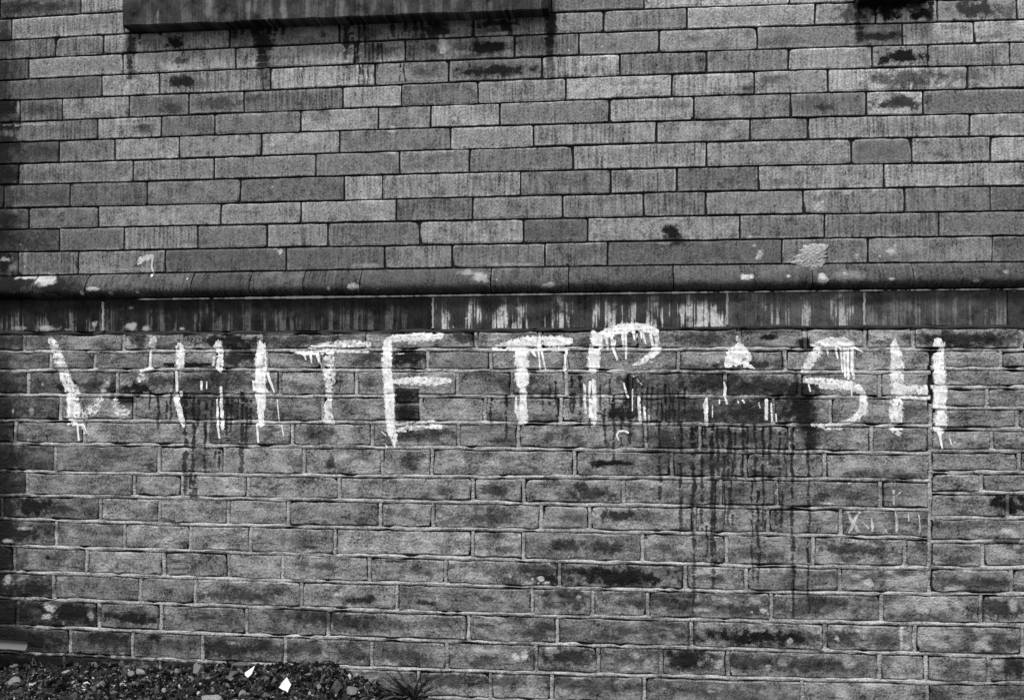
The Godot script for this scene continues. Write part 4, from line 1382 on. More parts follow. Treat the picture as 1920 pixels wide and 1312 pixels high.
	stain_or_shade(-2.536,2.8,0.085,0.025,1)
	stain_or_shade(-2.557,2.714,0.095,0.04,0.8)
	stain_or_shade(-2.544,2.547,0.065,0.045,0.8)
	stain_or_shade(-2.566,2.307,0.075,0.1,0.6)
	stain_or_shade(-2.576,2.629,0.055,0.15,0.7)
	stain_or_shade(-2.585,3.033,0.045,0.15,0.5)
	stain_or_shade(-2.555,2.106,0.05,0.055,1)
	stain_or_shade(-2.505,2.004,0.09,0.055,1.1)
	stain_or_shade(-2.547,1.932,0.15,0.035,1)
	stain_or_shade(-2.264,1.996,0.13,0.05,0.85)
	stain_or_shade(-2.388,2.878,0.1,0.035,0.5)
	stain_or_shade(-2.301,2.662,0.225,0.035,0.3)
	stain_or_shade(-2.413,2.544,0.225,0.035,0.3)
	stain_or_shade(-2.298,2.435,0.225,0.037,0.3)
	stain_or_shade(-2.465,2.225,0.175,0.045,0.4)
	stain_or_shade(-2.509,2.332,0.1,0.04,0.5)
	stain_or_shade(-2.57,1.56,0.055,0.5,0.6)  # tall left-edge darkening: soot together with painted vignette
	stain_or_shade(-2.563,1.029,0.07,0.5,0.75)
	stain_or_shade(-2.557,0.634,0.065,0.375,0.8)
	stain_or_shade(-2.552,0.292,0.1,0.225,0.9)
	stain_or_shade(-2.009,1.691,0.05,0.035,0.4)
	stain_or_shade(-2.487,1.719,0.1,0.04,0.6)
	stain_or_shade(-2.359,1.718,0.075,0.035,0.4)
	stain_or_shade(-1.381,1.714,0.163,0.037,0.9)
	stain_or_shade(-1.033,1.713,0.275,0.03,0.6)
	stain_or_shade(-1.838,1.716,0.04,0.04,0.8)
	stain_or_shade(-1.706,1.716,0.075,0.035,0.5)
	stain_or_shade(-0.228,1.73,0.08,0.035,0.8)
	stain_or_shade(0.201,1.733,0.15,0.025,0.4)
	stain_or_shade(0.337,1.708,0.055,0.03,0.5)
	stain_or_shade(0.887,1.718,0.15,0.03,0.6)
	stain_or_shade(1.174,1.724,0.04,0.013,1)
	stain_or_shade(1.15,1.753,0.15,0.02,0.5)
	stain_or_shade(1.339,1.692,0.035,0.03,1)
	stain_or_shade(1.55,1.679,0.025,0.02,0.3)
	stain_or_shade(1.758,1.702,0.035,0.03,0.3)
	stain_or_shade(2.01,1.711,0.188,0.043,0.85)
	stain_or_shade(2.191,1.7,0.1,0.035,0.7)
	stain_or_shade(-1.326,1.642,0.115,0.048,0.85)
	stain_or_shade(-1.033,1.649,0.062,0.045,0.6)
	stain_or_shade(-0.94,1.636,0.1,0.04,0.4)
	stain_or_shade(-0.717,1.623,0.075,0.04,0.5)
	stain_or_shade(-0.626,1.63,0.1,0.04,0.4)
	stain_or_shade(-0.484,1.63,0.1,0.043,0.9)
	stain_or_shade(0.063,1.629,0.15,0.035,0.3)
	stain_or_shade(-1.596,1.601,0.125,0.013,1)
	stain_or_shade(-1.474,1.603,0.075,0.01,1)
	stain_or_shade(1.078,1.595,0.175,0.022,0.8)
	stain_or_shade(0.814,1.583,0.15,0.02,0.6)
	stain_or_shade(-2.498,1.493,0.07,0.045,0.7)
	stain_or_shade(-2.343,1.501,0.125,0.04,0.5)
	stain_or_shade(-2.216,1.499,0.055,0.028,1)
	stain_or_shade(-2.077,1.502,0.075,0.037,0.7)
	stain_or_shade(-1.993,1.486,0.045,0.025,0.8)
	stain_or_shade(-1.841,1.486,0.08,0.035,1)
	stain_or_shade(-1.732,1.52,0.075,0.035,0.7)
	stain_or_shade(-1.46,1.52,0.275,0.06,0.6)
	stain_or_shade(-1.205,1.508,0.075,0.045,0.6)
	stain_or_shade(-1.032,1.487,0.1,0.025,0.5)
	stain_or_shade(-0.861,1.521,0.035,0.018,1)
	stain_or_shade(-0.691,1.513,0.04,0.04,0.6)
	stain_or_shade(-0.025,1.514,0.113,0.045,0.55)
	stain_or_shade(0.1,1.472,0.125,0.025,0.6)
	stain_or_shade(0.546,1.522,0.075,0.035,0.7)
	stain_or_shade(0.541,1.473,0.025,0.075,1)
	stain_or_shade(0.692,1.529,0.1,0.025,0.5)
	stain_or_shade(0.91,1.522,0.15,0.05,0.8)
	stain_or_shade(1.149,1.505,0.188,0.05,0.6)
	stain_or_shade(1.314,1.474,0.1,0.055,0.8)
	stain_or_shade(0.3,1.485,0.05,0.03,0.5)
	stain_or_shade(-0.497,1.514,0.075,0.02,0.7)
	stain_or_shade(-2.539,1.374,0.1,0.045,0.6)
	stain_or_shade(-1.91,1.429,0.075,0.022,0.9)
	stain_or_shade(-1.594,1.378,0.075,0.05,0.6)
	stain_or_shade(-1.459,1.391,0.175,0.065,0.4)
	stain_or_shade(-1.351,1.379,0.1,0.05,0.6)
	stain_or_shade(0.497,1.371,0.088,0.03,0.9)
	stain_or_shade(0.546,1.386,0.075,0.05,0.6)
	stain_or_shade(0.837,1.363,0.15,0.035,0.7)
	stain_or_shade(1.005,1.388,0.2,0.05,0.4)
	stain_or_shade(0.716,1.363,0.075,0.04,0.6)
	stain_or_shade(1.337,1.366,0.055,0.065,0.7)
	stain_or_shade(1.314,1.438,0.075,0.05,0.6)
	stain_or_shade(-0.509,1.445,0.055,0.035,0.9)
	stain_or_shade(-0.509,1.372,0.055,0.035,0.9)
	stain_or_shade(1.824,1.392,0.1,0.04,0.5)
	stain_or_shade(1.779,1.415,0.075,0.035,0.4)
	stain_or_shade(-0.457,1.269,0.2,0.035,0.7)
	stain_or_shade(-0.278,1.278,0.062,0.03,0.4)
	stain_or_shade(0.18,1.261,0.03,0.02,0.6)
	stain_or_shade(-0.05,1.247,0.088,0.015,0.5)
	stain_or_shade(-1.444,1.249,0.045,0.035,0.6)
	stain_or_shade(-1.297,1.263,0.125,0.035,0.4)
	stain_or_shade(1.123,1.268,0.225,0.045,0.55)
	stain_or_shade(1.36,1.281,0.035,0.075,0.8)
	stain_or_shade(0.716,1.265,0.075,0.04,0.5)
	stain_or_shade(-0.925,1.273,0.088,0.04,0.6)
	stain_or_shade(-0.872,1.126,0.035,0.035,0.8)
	stain_or_shade(-2.48,1.242,0.1,0.035,0.5)
	stain_or_shade(0.957,1.279,0.05,0.04,0.5)
	stain_or_shade(-2.479,1.123,0.1,0.045,0.6)
	stain_or_shade(-2.338,1.111,0.1,0.037,0.4)
	stain_or_shade(-1.511,1.133,0.075,0.04,0.5)
	stain_or_shade(-0.483,1.143,0.085,0.045,0.6)
	stain_or_shade(0.447,1.145,0.075,0.015,1)
	stain_or_shade(0.52,1.145,0.06,0.01,0.9)
	stain_or_shade(0.398,1.144,0.035,0.02,0.9)
	stain_or_shade(1.637,1.104,0.2,0.03,0.55)
	stain_or_shade(1.775,1.094,0.1,0.02,0.6)
	stain_or_shade(1.17,1.104,0.15,0.025,0.5)
	stain_or_shade(-1.03,1.125,0.075,0.035,0.4)
	stain_or_shade(0.908,1.157,0.113,0.05,0.5)
	stain_or_shade(1.265,1.16,0.125,0.05,0.5)
	stain_or_shade(-2.477,0.991,0.062,0.045,0.6)
	stain_or_shade(-1.974,0.984,0.1,0.025,0.4)
	stain_or_shade(-0.101,1.015,0.09,0.035,0.7)
	stain_or_shade(0.373,1.004,0.138,0.035,0.75)
	stain_or_shade(0.324,1.035,0.035,0.025,0.7)
	stain_or_shade(0.835,0.998,0.1,0.04,0.5)
	stain_or_shade(0.703,1.008,0.113,0.025,0.4)
	stain_or_shade(1.521,1.019,0.125,0.03,0.4)
	stain_or_shade(1.729,1.034,0.1,0.035,0.4)
	stain_or_shade(2.205,0.982,0.09,0.055,0.95)
	stain_or_shade(-2.391,0.905,0.125,0.05,0.9)
	stain_or_shade(-2.223,0.889,0.1,0.022,0.7)
	stain_or_shade(-1.726,0.884,0.15,0.02,0.3)
	stain_or_shade(-0.075,0.886,0.15,0.04,0.6)
	stain_or_shade(-0.585,0.902,0.062,0.02,0.5)
	stain_or_shade(0.495,0.902,0.1,0.03,0.85)
	stain_or_shade(0.666,0.898,0.125,0.03,0.5)
	stain_or_shade(0.299,0.892,0.075,0.03,0.4)
	stain_or_shade(1.216,0.919,0.1,0.04,0.2)
	stain_or_shade(-2.474,0.767,0.15,0.05,0.8)
	stain_or_shade(-2.306,0.796,0.075,0.035,0.6)
	stain_or_shade(-1.958,0.777,0.075,0.015,0.5)
	stain_or_shade(-0.075,0.799,0.1,0.025,0.5)
	stain_or_shade(0.249,0.763,0.085,0.03,0.75)
	stain_or_shade(0.434,0.759,0.13,0.03,0.75)
	stain_or_shade(0.665,0.751,0.1,0.035,0.4)
	stain_or_shade(-0.025,0.738,0.062,0.02,0.6)
	stain_or_shade(1.073,0.748,0.1,0.025,0.5)
	stain_or_shade(1.519,0.769,0.15,0.025,0.7)
	stain_or_shade(1.658,0.771,0.055,0.04,0.6)
	stain_or_shade(1.238,0.751,0.125,0.03,0.4)
	stain_or_shade(2.203,0.818,0.075,0.02,0.9)
	stain_or_shade(2.001,0.884,0.125,0.02,0.4)
	stain_or_shade(-1.028,0.768,0.15,0.03,0.4)
	stain_or_shade(-0.975,0.731,0.062,0.007,0.8)
	stain_or_shade(-2.472,0.636,0.1,0.05,0.5)
	stain_or_shade(-2.276,0.653,0.075,0.025,0.5)
	stain_or_shade(-2.304,0.652,0.015,0.015,0.9)
	stain_or_shade(-0.456,0.629,0.15,0.02,0.5)
	stain_or_shade(-0.559,0.672,0.075,0.01,0.8)
	stain_or_shade(0.125,0.654,0.15,0.03,0.7)
	stain_or_shade(0.174,0.606,0.062,0.025,0.9)
	stain_or_shade(-0.1,0.649,0.125,0.03,0.4)
	stain_or_shade(0.495,0.626,0.25,0.045,0.95)
	stain_or_shade(0.323,0.651,0.075,0.025,0.6)
	stain_or_shade(0.725,0.643,0.1,0.035,0.5)
	stain_or_shade(0.953,0.624,0.075,0.025,0.5)
	stain_or_shade(1.541,0.638,0.125,0.035,0.5)
	stain_or_shade(2.044,0.638,0.175,0.035,0.7)
	stain_or_shade(-0.922,0.638,0.088,0.025,0.4)
	stain_or_shade(1.261,0.632,0.05,0.05,0.4)
	stain_or_shade(-2.386,0.493,0.125,0.045,0.8)
	stain_or_shade(-1.345,0.494,0.225,0.03,0.7)
	stain_or_shade(-1.132,0.524,0.1,0.03,0.5)
	stain_or_shade(-0.713,0.49,0.095,0.02,0.85)
	stain_or_shade(-0.765,0.476,0.075,0.02,0.6)
	stain_or_shade(-0.409,0.48,0.07,0.015,0.85)
	stain_or_shade(-0.113,0.508,0.05,0.015,0.7)
	stain_or_shade(0.249,0.527,0.125,0.04,0.7)
	stain_or_shade(0.199,0.533,0.075,0.015,0.8)
	stain_or_shade(0.689,0.509,0.15,0.03,0.5)
	stain_or_shade(0.905,0.49,0.175,0.035,0.5)
	stain_or_shade(1.071,0.483,0.125,0.03,0.5)
	stain_or_shade(1.377,0.515,0.225,0.04,0.6)
	stain_or_shade(1.307,0.477,0.15,0.025,0.5)
	stain_or_shade(1.632,0.534,0.1,0.045,0.3)
	stain_or_shade(2.155,0.524,0.115,0.05,0.8)
	stain_or_shade(-2.483,0.373,0.088,0.055,0.9)
	stain_or_shade(-2.189,0.386,0.2,0.045,0.9)
	stain_or_shade(-2.105,0.357,0.1,0.025,0.6)
	stain_or_shade(-1.844,0.365,0.12,0.03,0.9)
	stain_or_shade(-1.968,0.374,0.05,0.02,0.8)
	stain_or_shade(-1.451,0.376,0.175,0.04,0.5)
	stain_or_shade(-0.921,0.403,0.15,0.045,0.7)
	stain_or_shade(-0.816,0.381,0.25,0.04,0.6)
	stain_or_shade(-1.079,0.412,0.15,0.035,0.5)
	stain_or_shade(-0.661,0.373,0.175,0.045,0.6)
	stain_or_shade(-0.328,0.395,0.1,0.035,0.5)
	stain_or_shade(0,0.355,0.15,0.03,0.3)
	stain_or_shade(0.543,0.383,0.15,0.025,0.3)
	stain_or_shade(1.118,0.364,0.275,0.035,0.95)
	stain_or_shade(1.306,0.37,0.1,0.035,0.6)
	stain_or_shade(0.832,0.356,0.035,0.035,0.8)
	stain_or_shade(1.492,0.376,0.1,0.045,0.7)
	stain_or_shade(1.677,0.357,0.1,0.04,0.6)
	stain_or_shade(1.951,0.389,0.15,0.045,0.5)
	stain_or_shade(2.131,0.383,0.125,0.04,0.6)
	stain_or_shade(1.995,0.337,0.15,0.015,0.5)
	stain_or_shade(-2.439,0.243,0.225,0.045,0.9)
	stain_or_shade(-1.994,0.257,0.125,0.045,0.75)
	stain_or_shade(-1.748,0.277,0.055,0.02,0.9)
	stain_or_shade(-1.693,0.241,0.15,0.035,0.6)
	stain_or_shade(-1.396,0.237,0.125,0.045,0.8)
	stain_or_shade(-1.183,0.244,0.125,0.035,0.7)
	stain_or_shade(-0.973,0.25,0.125,0.035,0.6)
	stain_or_shade(-0.764,0.232,0.1,0.05,0.6)
	stain_or_shade(-0.506,0.228,0.15,0.04,0.6)
	stain_or_shade(-0.15,0.227,0.15,0.035,0.6)
	stain_or_shade(0.248,0.252,0.15,0.045,0.8)
	stain_or_shade(0.567,0.262,0.15,0.045,0.5)
	stain_or_shade(0.808,0.258,0.125,0.05,0.9)
	stain_or_shade(1.07,0.255,0.175,0.04,0.7)
	stain_or_shade(1.305,0.251,0.175,0.04,0.7)
	stain_or_shade(1.445,0.243,0.1,0.04,0.6)
	stain_or_shade(1.561,0.247,0.075,0.035,0.4)
	stain_or_shade(2.04,0.263,0.075,0.04,0.6)
	stain_or_shade(2.219,0.269,0.1,0.045,0.8)
	stain_or_shade(2.218,0.176,0.15,0.05,0.5)
	stain_or_shade(-0.277,0.124,0.175,0.04,0.7)
	stain_or_shade(-0.025,0.132,0.1,0.035,0.6)
	stain_or_shade(0.347,0.121,0.225,0.035,0.6)
	stain_or_shade(0.831,0.126,0.25,0.04,0.4)
	stain_or_shade(1.069,0.099,0.25,0.035,0.4)
	stain_or_shade(1.88,0.141,0.15,0.035,0.5)
	stain_or_shade(-2.131,0.162,0.375,0.035,0.9)
	stain_or_shade(-2.381,0.128,0.25,0.035,1)
	stain_or_shade(-1.584,0.154,0.3,0.02,0.8)
	pale(-0.333,3.114,0.03,0.035,1)
	pale(-0.578,2.725,0.022,0.018,0.9)
	pale(-0.578,2.617,0.025,0.013,0.9)
	pale(-0.275,2.769,0.013,0.01,0.8)
	pale(-0.229,2.753,0.015,0.01,0.8)
	pale(-1.129,2.147,0.013,0.013,0.9)
	pale(-1.156,2.163,0.013,0.005,0.7)
	pale(1.403,2.314,0.033,0.028,0.7)
	pale(1.532,2.377,0.035,0.013,0.7)
	pale(1.403,2.382,0.02,0.015,0.5)
	pale(1.136,2.099,0.018,0.028,0.7)
	pale(1.1,2.181,0.013,0.01,1)
	pale(1.117,2.144,0.01,0.01,0.7)
	pale(1.716,2.106,0.022,0.02,0.8)
	pale(1.735,2.132,0.01,0.01,0.7)
	pale(1.569,2.093,0.018,0.015,0.5)
	pale(1.412,1.989,0.025,0.025,0.85)
	pale(1.068,1.995,0.025,0.015,0.9)
	pale(1.095,1.997,0.015,0.013,0.8)
	pale(1.261,1.998,0.01,0.01,0.8)
	pale(1.708,1.978,0.013,0.007,0.7)
	pale(2.07,1.967,0.015,0.007,0.5)
	pale(2.195,2.004,0.015,0.013,0.5)
	pale(0.176,1.968,0.045,0.015,0.9)
	pale(-0.75,1.967,0.025,0.018,0.9)
	pale(-0.139,2.011,0.055,0.025,0.55)
	pale(-0.203,2.032,0.055,0.018,0.4)
	pale(-2.054,1.973,0.04,0.01,0.9)
	pale(-1.968,1.953,0.018,0.01,0.8)
	pale(-2.118,1.952,0.01,0.01,1)
	pale(-1.832,1.955,0.01,0.007,1)
	pale(-0.873,1.963,0.01,0.01,1)
	pale(-2.321,2.018,0.062,0.025,0.8)
	pale(-2.406,2.037,0.1,0.01,0.8)
	pale(-2.335,2.023,0.05,0.04,0.5)
	pale(1.529,1.992,0.1,0.035,0.25)
	pale(1.131,2.462,0.007,0.007,0.8)
	pale(-1.91,2.792,0.175,0.01,0.35)
	pale(-2.416,2.804,0.125,0.007,0.6)
	pale(-2.501,2.799,0.02,0.01,0.6)
	pale(-2.488,2.895,0.013,0.045,0.5)
	pale(-2.549,2.13,0.05,0.013,0.6)
	pale(-2.515,2.092,0.025,0.02,0.3)
	pale(-2.441,2.144,0.013,0.045,0.35)
	pale(-1.902,2.071,0.175,0.007,0.3)
	pale(-2.268,2.283,0.01,0.01,0.8)
	pale(-1.766,2.172,0.025,0.01,0.6)
	pale(-1.037,2.383,0.025,0.03,0.35)
	pale(0.744,2.26,0.035,0.013,0.5)
	pale(1.656,3.178,0.01,0.035,0.6)
	pale(1.648,3.118,0.1,0.015,0.5)
	pale(-1.921,2.52,0.03,0.02,0.4)
	pale(2.093,2.991,0.025,0.025,0.3)
	pale(-0.54,2.975,0.1,0.025,0.3)
	pale(0.695,2.162,0.05,0.01,0.4)
	pale(0.35,2.168,0.075,0.007,0.35)
	pale(0,2.068,0.15,0.01,0.45)
	pale(-0.693,2.076,0.1,0.01,0.4)
	pale(-0.333,3.16,0.06,0.013,0.5)
	pale(-0.064,3.169,0.07,0.01,0.6)
	pale(-0.051,3.136,0.1,0.013,0.35)
	pale(-0.255,3.208,0.05,0.03,0.3)
	pale(-0.962,3.211,0.113,0.035,0.35)
	pale(-1.775,3.222,0.15,0.025,0.25)
	pale(-1.886,1.79,0.035,0.02,0.8)
	pale(-1.811,1.782,0.02,0.013,0.7)
	pale(-2.318,1.784,0.05,0.015,0.7)
	pale(-2.474,1.785,0.05,0.013,0.5)
	pale(-2.08,1.804,0.02,0.015,0.6)
	pale(-1.625,1.778,0.02,0.01,0.8)
	pale(-2.22,1.779,0.025,0.007,0.5)
	pale(-1.881,1.884,0.015,0.01,0.5)
	pale(-2.062,1.449,0.125,0.007,0.6)
	pale(-1.881,1.324,0.05,0.01,0.9)
	pale(-2.163,1.718,0.075,0.025,0.25)
	pale(-1.814,1.538,0.025,0.013,0.8)
	pale(-2.007,1.502,0.02,0.02,0.6)
	pale(-2.029,1.475,0.013,0.015,0.7)
	pale(-1.769,1.713,0.02,0.02,0.7)
	pale(-2.343,1.507,0.007,0.01,0.8)
	pale(-1.455,0.914,0.1,0.02,0.2)
	pale(-0.664,1.128,0.075,0.015,0.4)
	pale(-0.633,1.149,0.02,0.025,0.4)
	pale(-0.807,1.165,0.075,0.025,0.3)
	pale(-0.139,1.129,0.05,0.01,0.5)
	pale(-0.151,1.046,0.05,0.013,0.6)
	pale(0.1,1.057,0.03,0.007,0.6)
	pale(0,0.84,0.055,0.005,1)
	pale(0.274,0.842,0.075,0.005,0.7)
	pale(0.013,0.798,0.03,0.007,0.9)
	pale(0.471,0.814,0.125,0.007,0.6)
	pale(1.746,0.454,0.062,0.03,0.3)
	pale(0.137,0.605,0.015,0.013,1)
	pale(0.162,0.589,0.015,0.01,1)
	pale(0.125,0.585,0.007,0.007,1)
	pale(-0.008,0.619,0.01,0.01,0.8)
	pale(0.095,0.604,0.007,0.007,0.9)
	pale(0.062,0.246,0.018,0.025,1)
	pale(0.02,0.24,0.018,0.018,0.9)
	pale(-0.125,0.26,0.065,0.025,0.5)
	pale(-0.201,0.238,0.035,0.02,0.4)
	pale(0.579,0.268,0.035,0.02,0.7)
	pale(0.53,0.205,0.04,0.01,0.9)
	pale(0.627,0.228,0.03,0.03,0.4)
	pale(0.174,0.279,0.035,0.03,0.4)
	pale(0.31,0.528,0.013,0.01,0.8)
	pale(0.132,0.524,0.007,0.007,0.8)
	pale(0.204,0.516,0.04,0.03,0.3)
	pale(-0.778,0.455,0.013,0.01,0.8)
	pale(-0.353,0.494,0.005,0.02,0.7)
	pale(-0.909,0.535,0.01,0.015,0.7)
	pale(-0.843,0.506,0.015,0.013,0.7)
	pale(-0.817,0.52,0.01,0.02,0.6)
	pale(-0.922,0.53,0.015,0.01,0.5)
	pale(-2.287,0.41,0.04,0.022,0.8)
	pale(-2.295,0.365,0.035,0.02,0.8)
	pale(-2.078,0.371,0.02,0.02,0.5)
	pale(-2.092,0.423,0.035,0.01,0.3)
	pale(-2.513,0.53,0.03,0.035,0.6)
	pale(-2.449,0.544,0.025,0.015,0.4)
	pale(-2.432,0.794,0.055,0.01,0.6)
	pale(-2.516,0.729,0.03,0.01,0.7)
	pale(-1.24,0.785,0.013,0.015,0.8)
	pale(-1.261,0.725,0.025,0.005,0.7)
	pale(-2.496,1.374,0.007,0.013,0.7)
	pale(-2.397,1.374,0.013,0.02,0.5)
	pale(-1.343,0.264,0.025,0.013,0.5)
	pale(-0.869,0.354,0.02,0.025,0.6)
	pale(1.891,0.545,0.105,0.05,0.75)
	pale(1.997,0.532,0.04,0.025,0.5)
	pale(1.759,0.537,0.075,0.035,0.4)
	pale(1.725,0.638,0.05,0.025,0.6)
	pale(1.599,0.621,0.03,0.02,0.9)
	pale(1.553,0.65,0.025,0.015,0.5)
	pale(1.84,0.645,0.075,0.035,0.5)
	pale(1.976,0.601,0.05,0.02,0.6)
	pale(2.021,0.673,0.05,0.025,0.4)
	pale(1.871,0.394,0.075,0.065,0.5)
	pale(1.973,0.402,0.055,0.04,0.45)
	pale(2.086,0.37,0.045,0.035,0.6)
	pale(2.108,0.354,0.035,0.015,0.6)
	pale(1.746,0.383,0.01,0.05,0.9)
	pale(1.768,0.337,0.013,0.025,0.9)
	pale(1.585,0.414,0.035,0.03,0.4)
	pale(1.573,0.342,0.03,0.025,0.4)
	pale(1.481,0.423,0.02,0.013,0.6)
	pale(1.562,0.406,0.013,0.01,0.8)
	pale(1.469,0.375,0.013,0.013,0.8)
	pale(1.515,0.274,0.025,0.04,0.5)
	pale(1.538,0.258,0.02,0.02,0.5)
	pale(2.062,0.276,0.04,0.05,0.4)
	pale(2.152,0.279,0.035,0.035,0.4)
	pale(1.768,0.301,0.1,0.013,0.4)
	pale(2.222,0.537,0.02,0.03,0.6)
	pale(1.415,0.91,0.035,0.015,0.4)
	pale(1.439,0.934,0.025,0.03,0.4)
	pale(1.002,0.903,0.025,0.04,0.5)
	pale(1.322,0.933,0.05,0.013,0.4)
	pale(1.142,0.485,0.02,0.013,0.8)
	pale(1.166,0.473,0.01,0.01,0.8)
	pale(1.095,0.481,0.01,0.007,0.9)
	pale(0.857,0.484,0.05,0.013,0.5)
	pale(0.977,0.528,0.03,0.02,0.5)
	pale(1.259,0.357,0.015,0.013,0.6)
	pale(0.951,0.239,0.02,0.02,0.6)
	pale(1.164,0.234,0.015,0.015,0.5)
	pale(1.235,0.26,0.03,0.025,0.4)
	pale(0.939,0.226,0.02,0.01,0.6)
	pale(0.915,0.117,0.02,0.01,0.5)
	pale(1.49,0.126,0.02,0.02,0.5)
	pale(2.004,1.109,0.05,0.025,0.4)
	pale(1.522,1.139,0.1,0.025,0.3)
	pale(1.592,1.152,0.05,0.02,0.3)
	pale(2.204,0.864,0.035,0.01,0.9)
	pale(2.237,0.842,0.025,0.025,0.8)
	pale(1.776,1.13,0.075,0.02,0.25)
	drip(-1.23,3.248,3.033,0.039)
	drip(-1.189,3.251,3.128,0.022)
	drip(-1.162,3.253,3.166,0.014)
	drip(-1.262,3.244,3.149,0.025)
	drip(-1.909,3.244,3.009,0.017)
	drip(-1.887,3.248,3.115,0.014)
	drip(-1.853,3.247,3.18,0.011)
	drip(-1.748,3.242,3.216,0.014)
	drip(-1.365,3.253,3.188,0.019)
	drip(-1.332,3.252,3.199,0.014)
	drip(-1.122,3.249,3.178,0.011)
	drip(-0.808,3.243,3.07,0.022)
	drip(-0.776,3.245,3.138,0.019)
	drip(-0.745,3.243,3.052,0.011)
	drip(-0.713,3.242,3.066,0.008)
	drip(-0.692,3.143,3.055,0.008)
	drip(-0.671,3.142,3.049,0.008)
	drip(-0.65,3.141,3.064,0.008)
	drip(-0.629,3.141,3.053,0.007)
	drip(-0.579,3.242,3.17,0.014)
	drip(-0.514,3.239,3.193,0.017)
	drip(-0.467,3.242,3.165,0.019)
	drip(-0.431,3.241,3.151,0.017)
	drip(-0.395,3.239,3.157,0.022)
	drip(-0.364,3.238,3.151,0.025)
	drip(-0.328,3.236,3.16,0.017)
	drip(-0.755,3.151,3.052,0.019)
	drip(0.18,3.253,3.134,0.028)
	drip(0.202,3.252,3.164,0.017)
	drip(0.184,3.154,3.051,0.025)
	drip(0.167,3.14,3.064,0.014)
	drip(-0.013,3.249,3.147,0.014)
	drip(-0.204,3.027,2.951,0.008)
	drip(-0.54,3.039,2.936,0.007)
	drip(-0.519,3.039,2.936,0.007)
	drip(-0.697,3.04,2.942,0.007)
	drip(-0.744,3.042,2.938,0.008)
	drip(-0.723,3.041,2.948,0.007)
	drip(1.581,3.243,3.072,0.025)
	drip(1.61,3.246,3.156,0.022)
	drip(1.656,3.239,3.164,0.022)
	drip(1.9,3.234,3.144,0.017)
	drip(1.59,3.132,3.059,0.017)
	drip(-2.3,1.93,1.797,0.011)
	drip(-2.263,1.93,1.792,0.011)
	drip(-2.405,1.931,1.825,0.017)
	drip(-2.241,1.903,1.776,0.014)
	drip(-2.218,1.897,1.776,0.011)
	drip(-2.179,1.913,1.776,0.017)
	drip(-2.151,1.907,1.776,0.011)
	drip(-2.129,1.902,1.781,0.008)
	drip(-2.095,1.912,1.775,0.014)
	drip(-2.062,1.907,1.775,0.011)
	drip(-1.998,1.911,1.775,0.011)
	drip(-1.942,1.911,1.774,0.019)
	drip(-1.923,1.927,1.79,0.014)
	drip(-1.84,1.926,1.774,0.025)
	drip(-1.769,1.925,1.773,0.022)
	drip(-1.703,1.919,1.773,0.019)
	drip(-1.667,1.911,1.781,0.014)
	drip(-1.594,1.918,1.773,0.017)
	drip(-1.545,1.918,1.772,0.014)
	drip(-1.485,1.917,1.777,0.017)
	drip(-1.74,1.45,1.283,0.011)
	drip(-1.698,1.424,1.336,0.011)
	drip(-1.601,1.468,0.977,0.018)
	drip(-1.56,1.456,0.959,0.014)
	drip(-1.5,1.425,1.073,0.013)
	drip(-1.47,1.443,1.326,0.009)
	drip(-1.535,1.43,1.3,0.014)
	drip(-1.622,1.442,1.3,0.014)
	drip(-1.649,1.442,1.326,0.011)
	drip(-1.432,1.404,1.244,0.014)
	drip(-1.392,1.435,1.229,0.014)
	drip(-1.37,1.43,1.27,0.011)
	drip(-1.317,1.469,1.075,0.018)
	drip(-1.293,1.436,1.194,0.014)
	drip(-1.271,1.43,1.302,0.011)
	drip(-1.573,1.093,0.951,0.011)
	drip(-1.546,1.068,0.952,0.011)
	drip(-1.449,1.185,1.146,0.011)
	drip(-1.43,1.185,1.095,0.009)
	drip(-1.786,1.468,1.377,0.009)
	drip(-1.677,1.468,1.325,0.009)
	drip(-2.317,1.256,1.222,0.007)
	drip(-2.297,1.256,1.227,0.007)
	drip(-0.101,1.446,1.309,0.011)
	drip(-0.03,1.459,1.247,0.01)
	drip(0.145,1.484,1.385,0.008)
	drip(0.175,1.509,1.41,0.008)
	drip(0.205,1.522,1.41,0.008)
	drip(0.32,1.546,1.324,0.011)
	drip(0.359,1.472,1.282,0.011)
	drip(0.433,1.411,1.233,0.01)
	drip(0.472,1.46,1.135,0.011)
	drip(0.509,1.411,1.219,0.011)
	drip(0.546,1.559,1.234,0.014)
	drip(0.275,1.546,1.336,0.008)
	drip(0.29,1.472,1.336,0.014)
	drip(0.213,1.435,1.311,0.008)
	drip(0.386,1.509,1.411,0.007)
	drip(0.411,1.509,1.386,0.007)
	drip(0.453,1.534,1.411,0.007)
	drip(0.575,1.497,1.337,0.008)
	drip(0.6,1.51,1.313,0.008)
	drip(0.627,1.505,1.24,0.008)
	drip(0.648,1.497,1.338,0.008)
	drip(0.673,1.505,1.313,0.008)
	drip(0.684,1.338,0.976,0.012)
	drip(0.704,1.51,1.338,0.011)
	drip(0.729,1.497,1.314,0.008)
	drip(0.746,1.505,1.338,0.011)
	drip(0.77,1.498,1.29,0.008)
	drip(0.779,1.339,0.827,0.011)
	drip(0.799,1.498,1.339,0.01)
	drip(0.834,1.314,0.556,0.014)
	drip(0.875,1.315,0.84,0.011)
	drip(0.921,1.327,0.551,0.014)
	drip(0.945,1.315,1.091,0.011)
	drip(0.971,1.315,1.072,0.011)
	drip(0.993,1.328,0.867,0.01)
	drip(1.009,1.291,0.867,0.008)
	drip(1.024,1.291,1.061,0.008)
	drip(1.057,1.328,1.073,0.012)
	drip(1.079,1.316,1.17,0.008)
	drip(1.112,1.328,1.05,0.011)
	drip(1.122,1.026,0.592,0.01)
	drip(1.148,1.316,0.857,0.01)
	drip(1.178,1.316,1.075,0.011)
	drip(1.205,1.063,0.858,0.007)
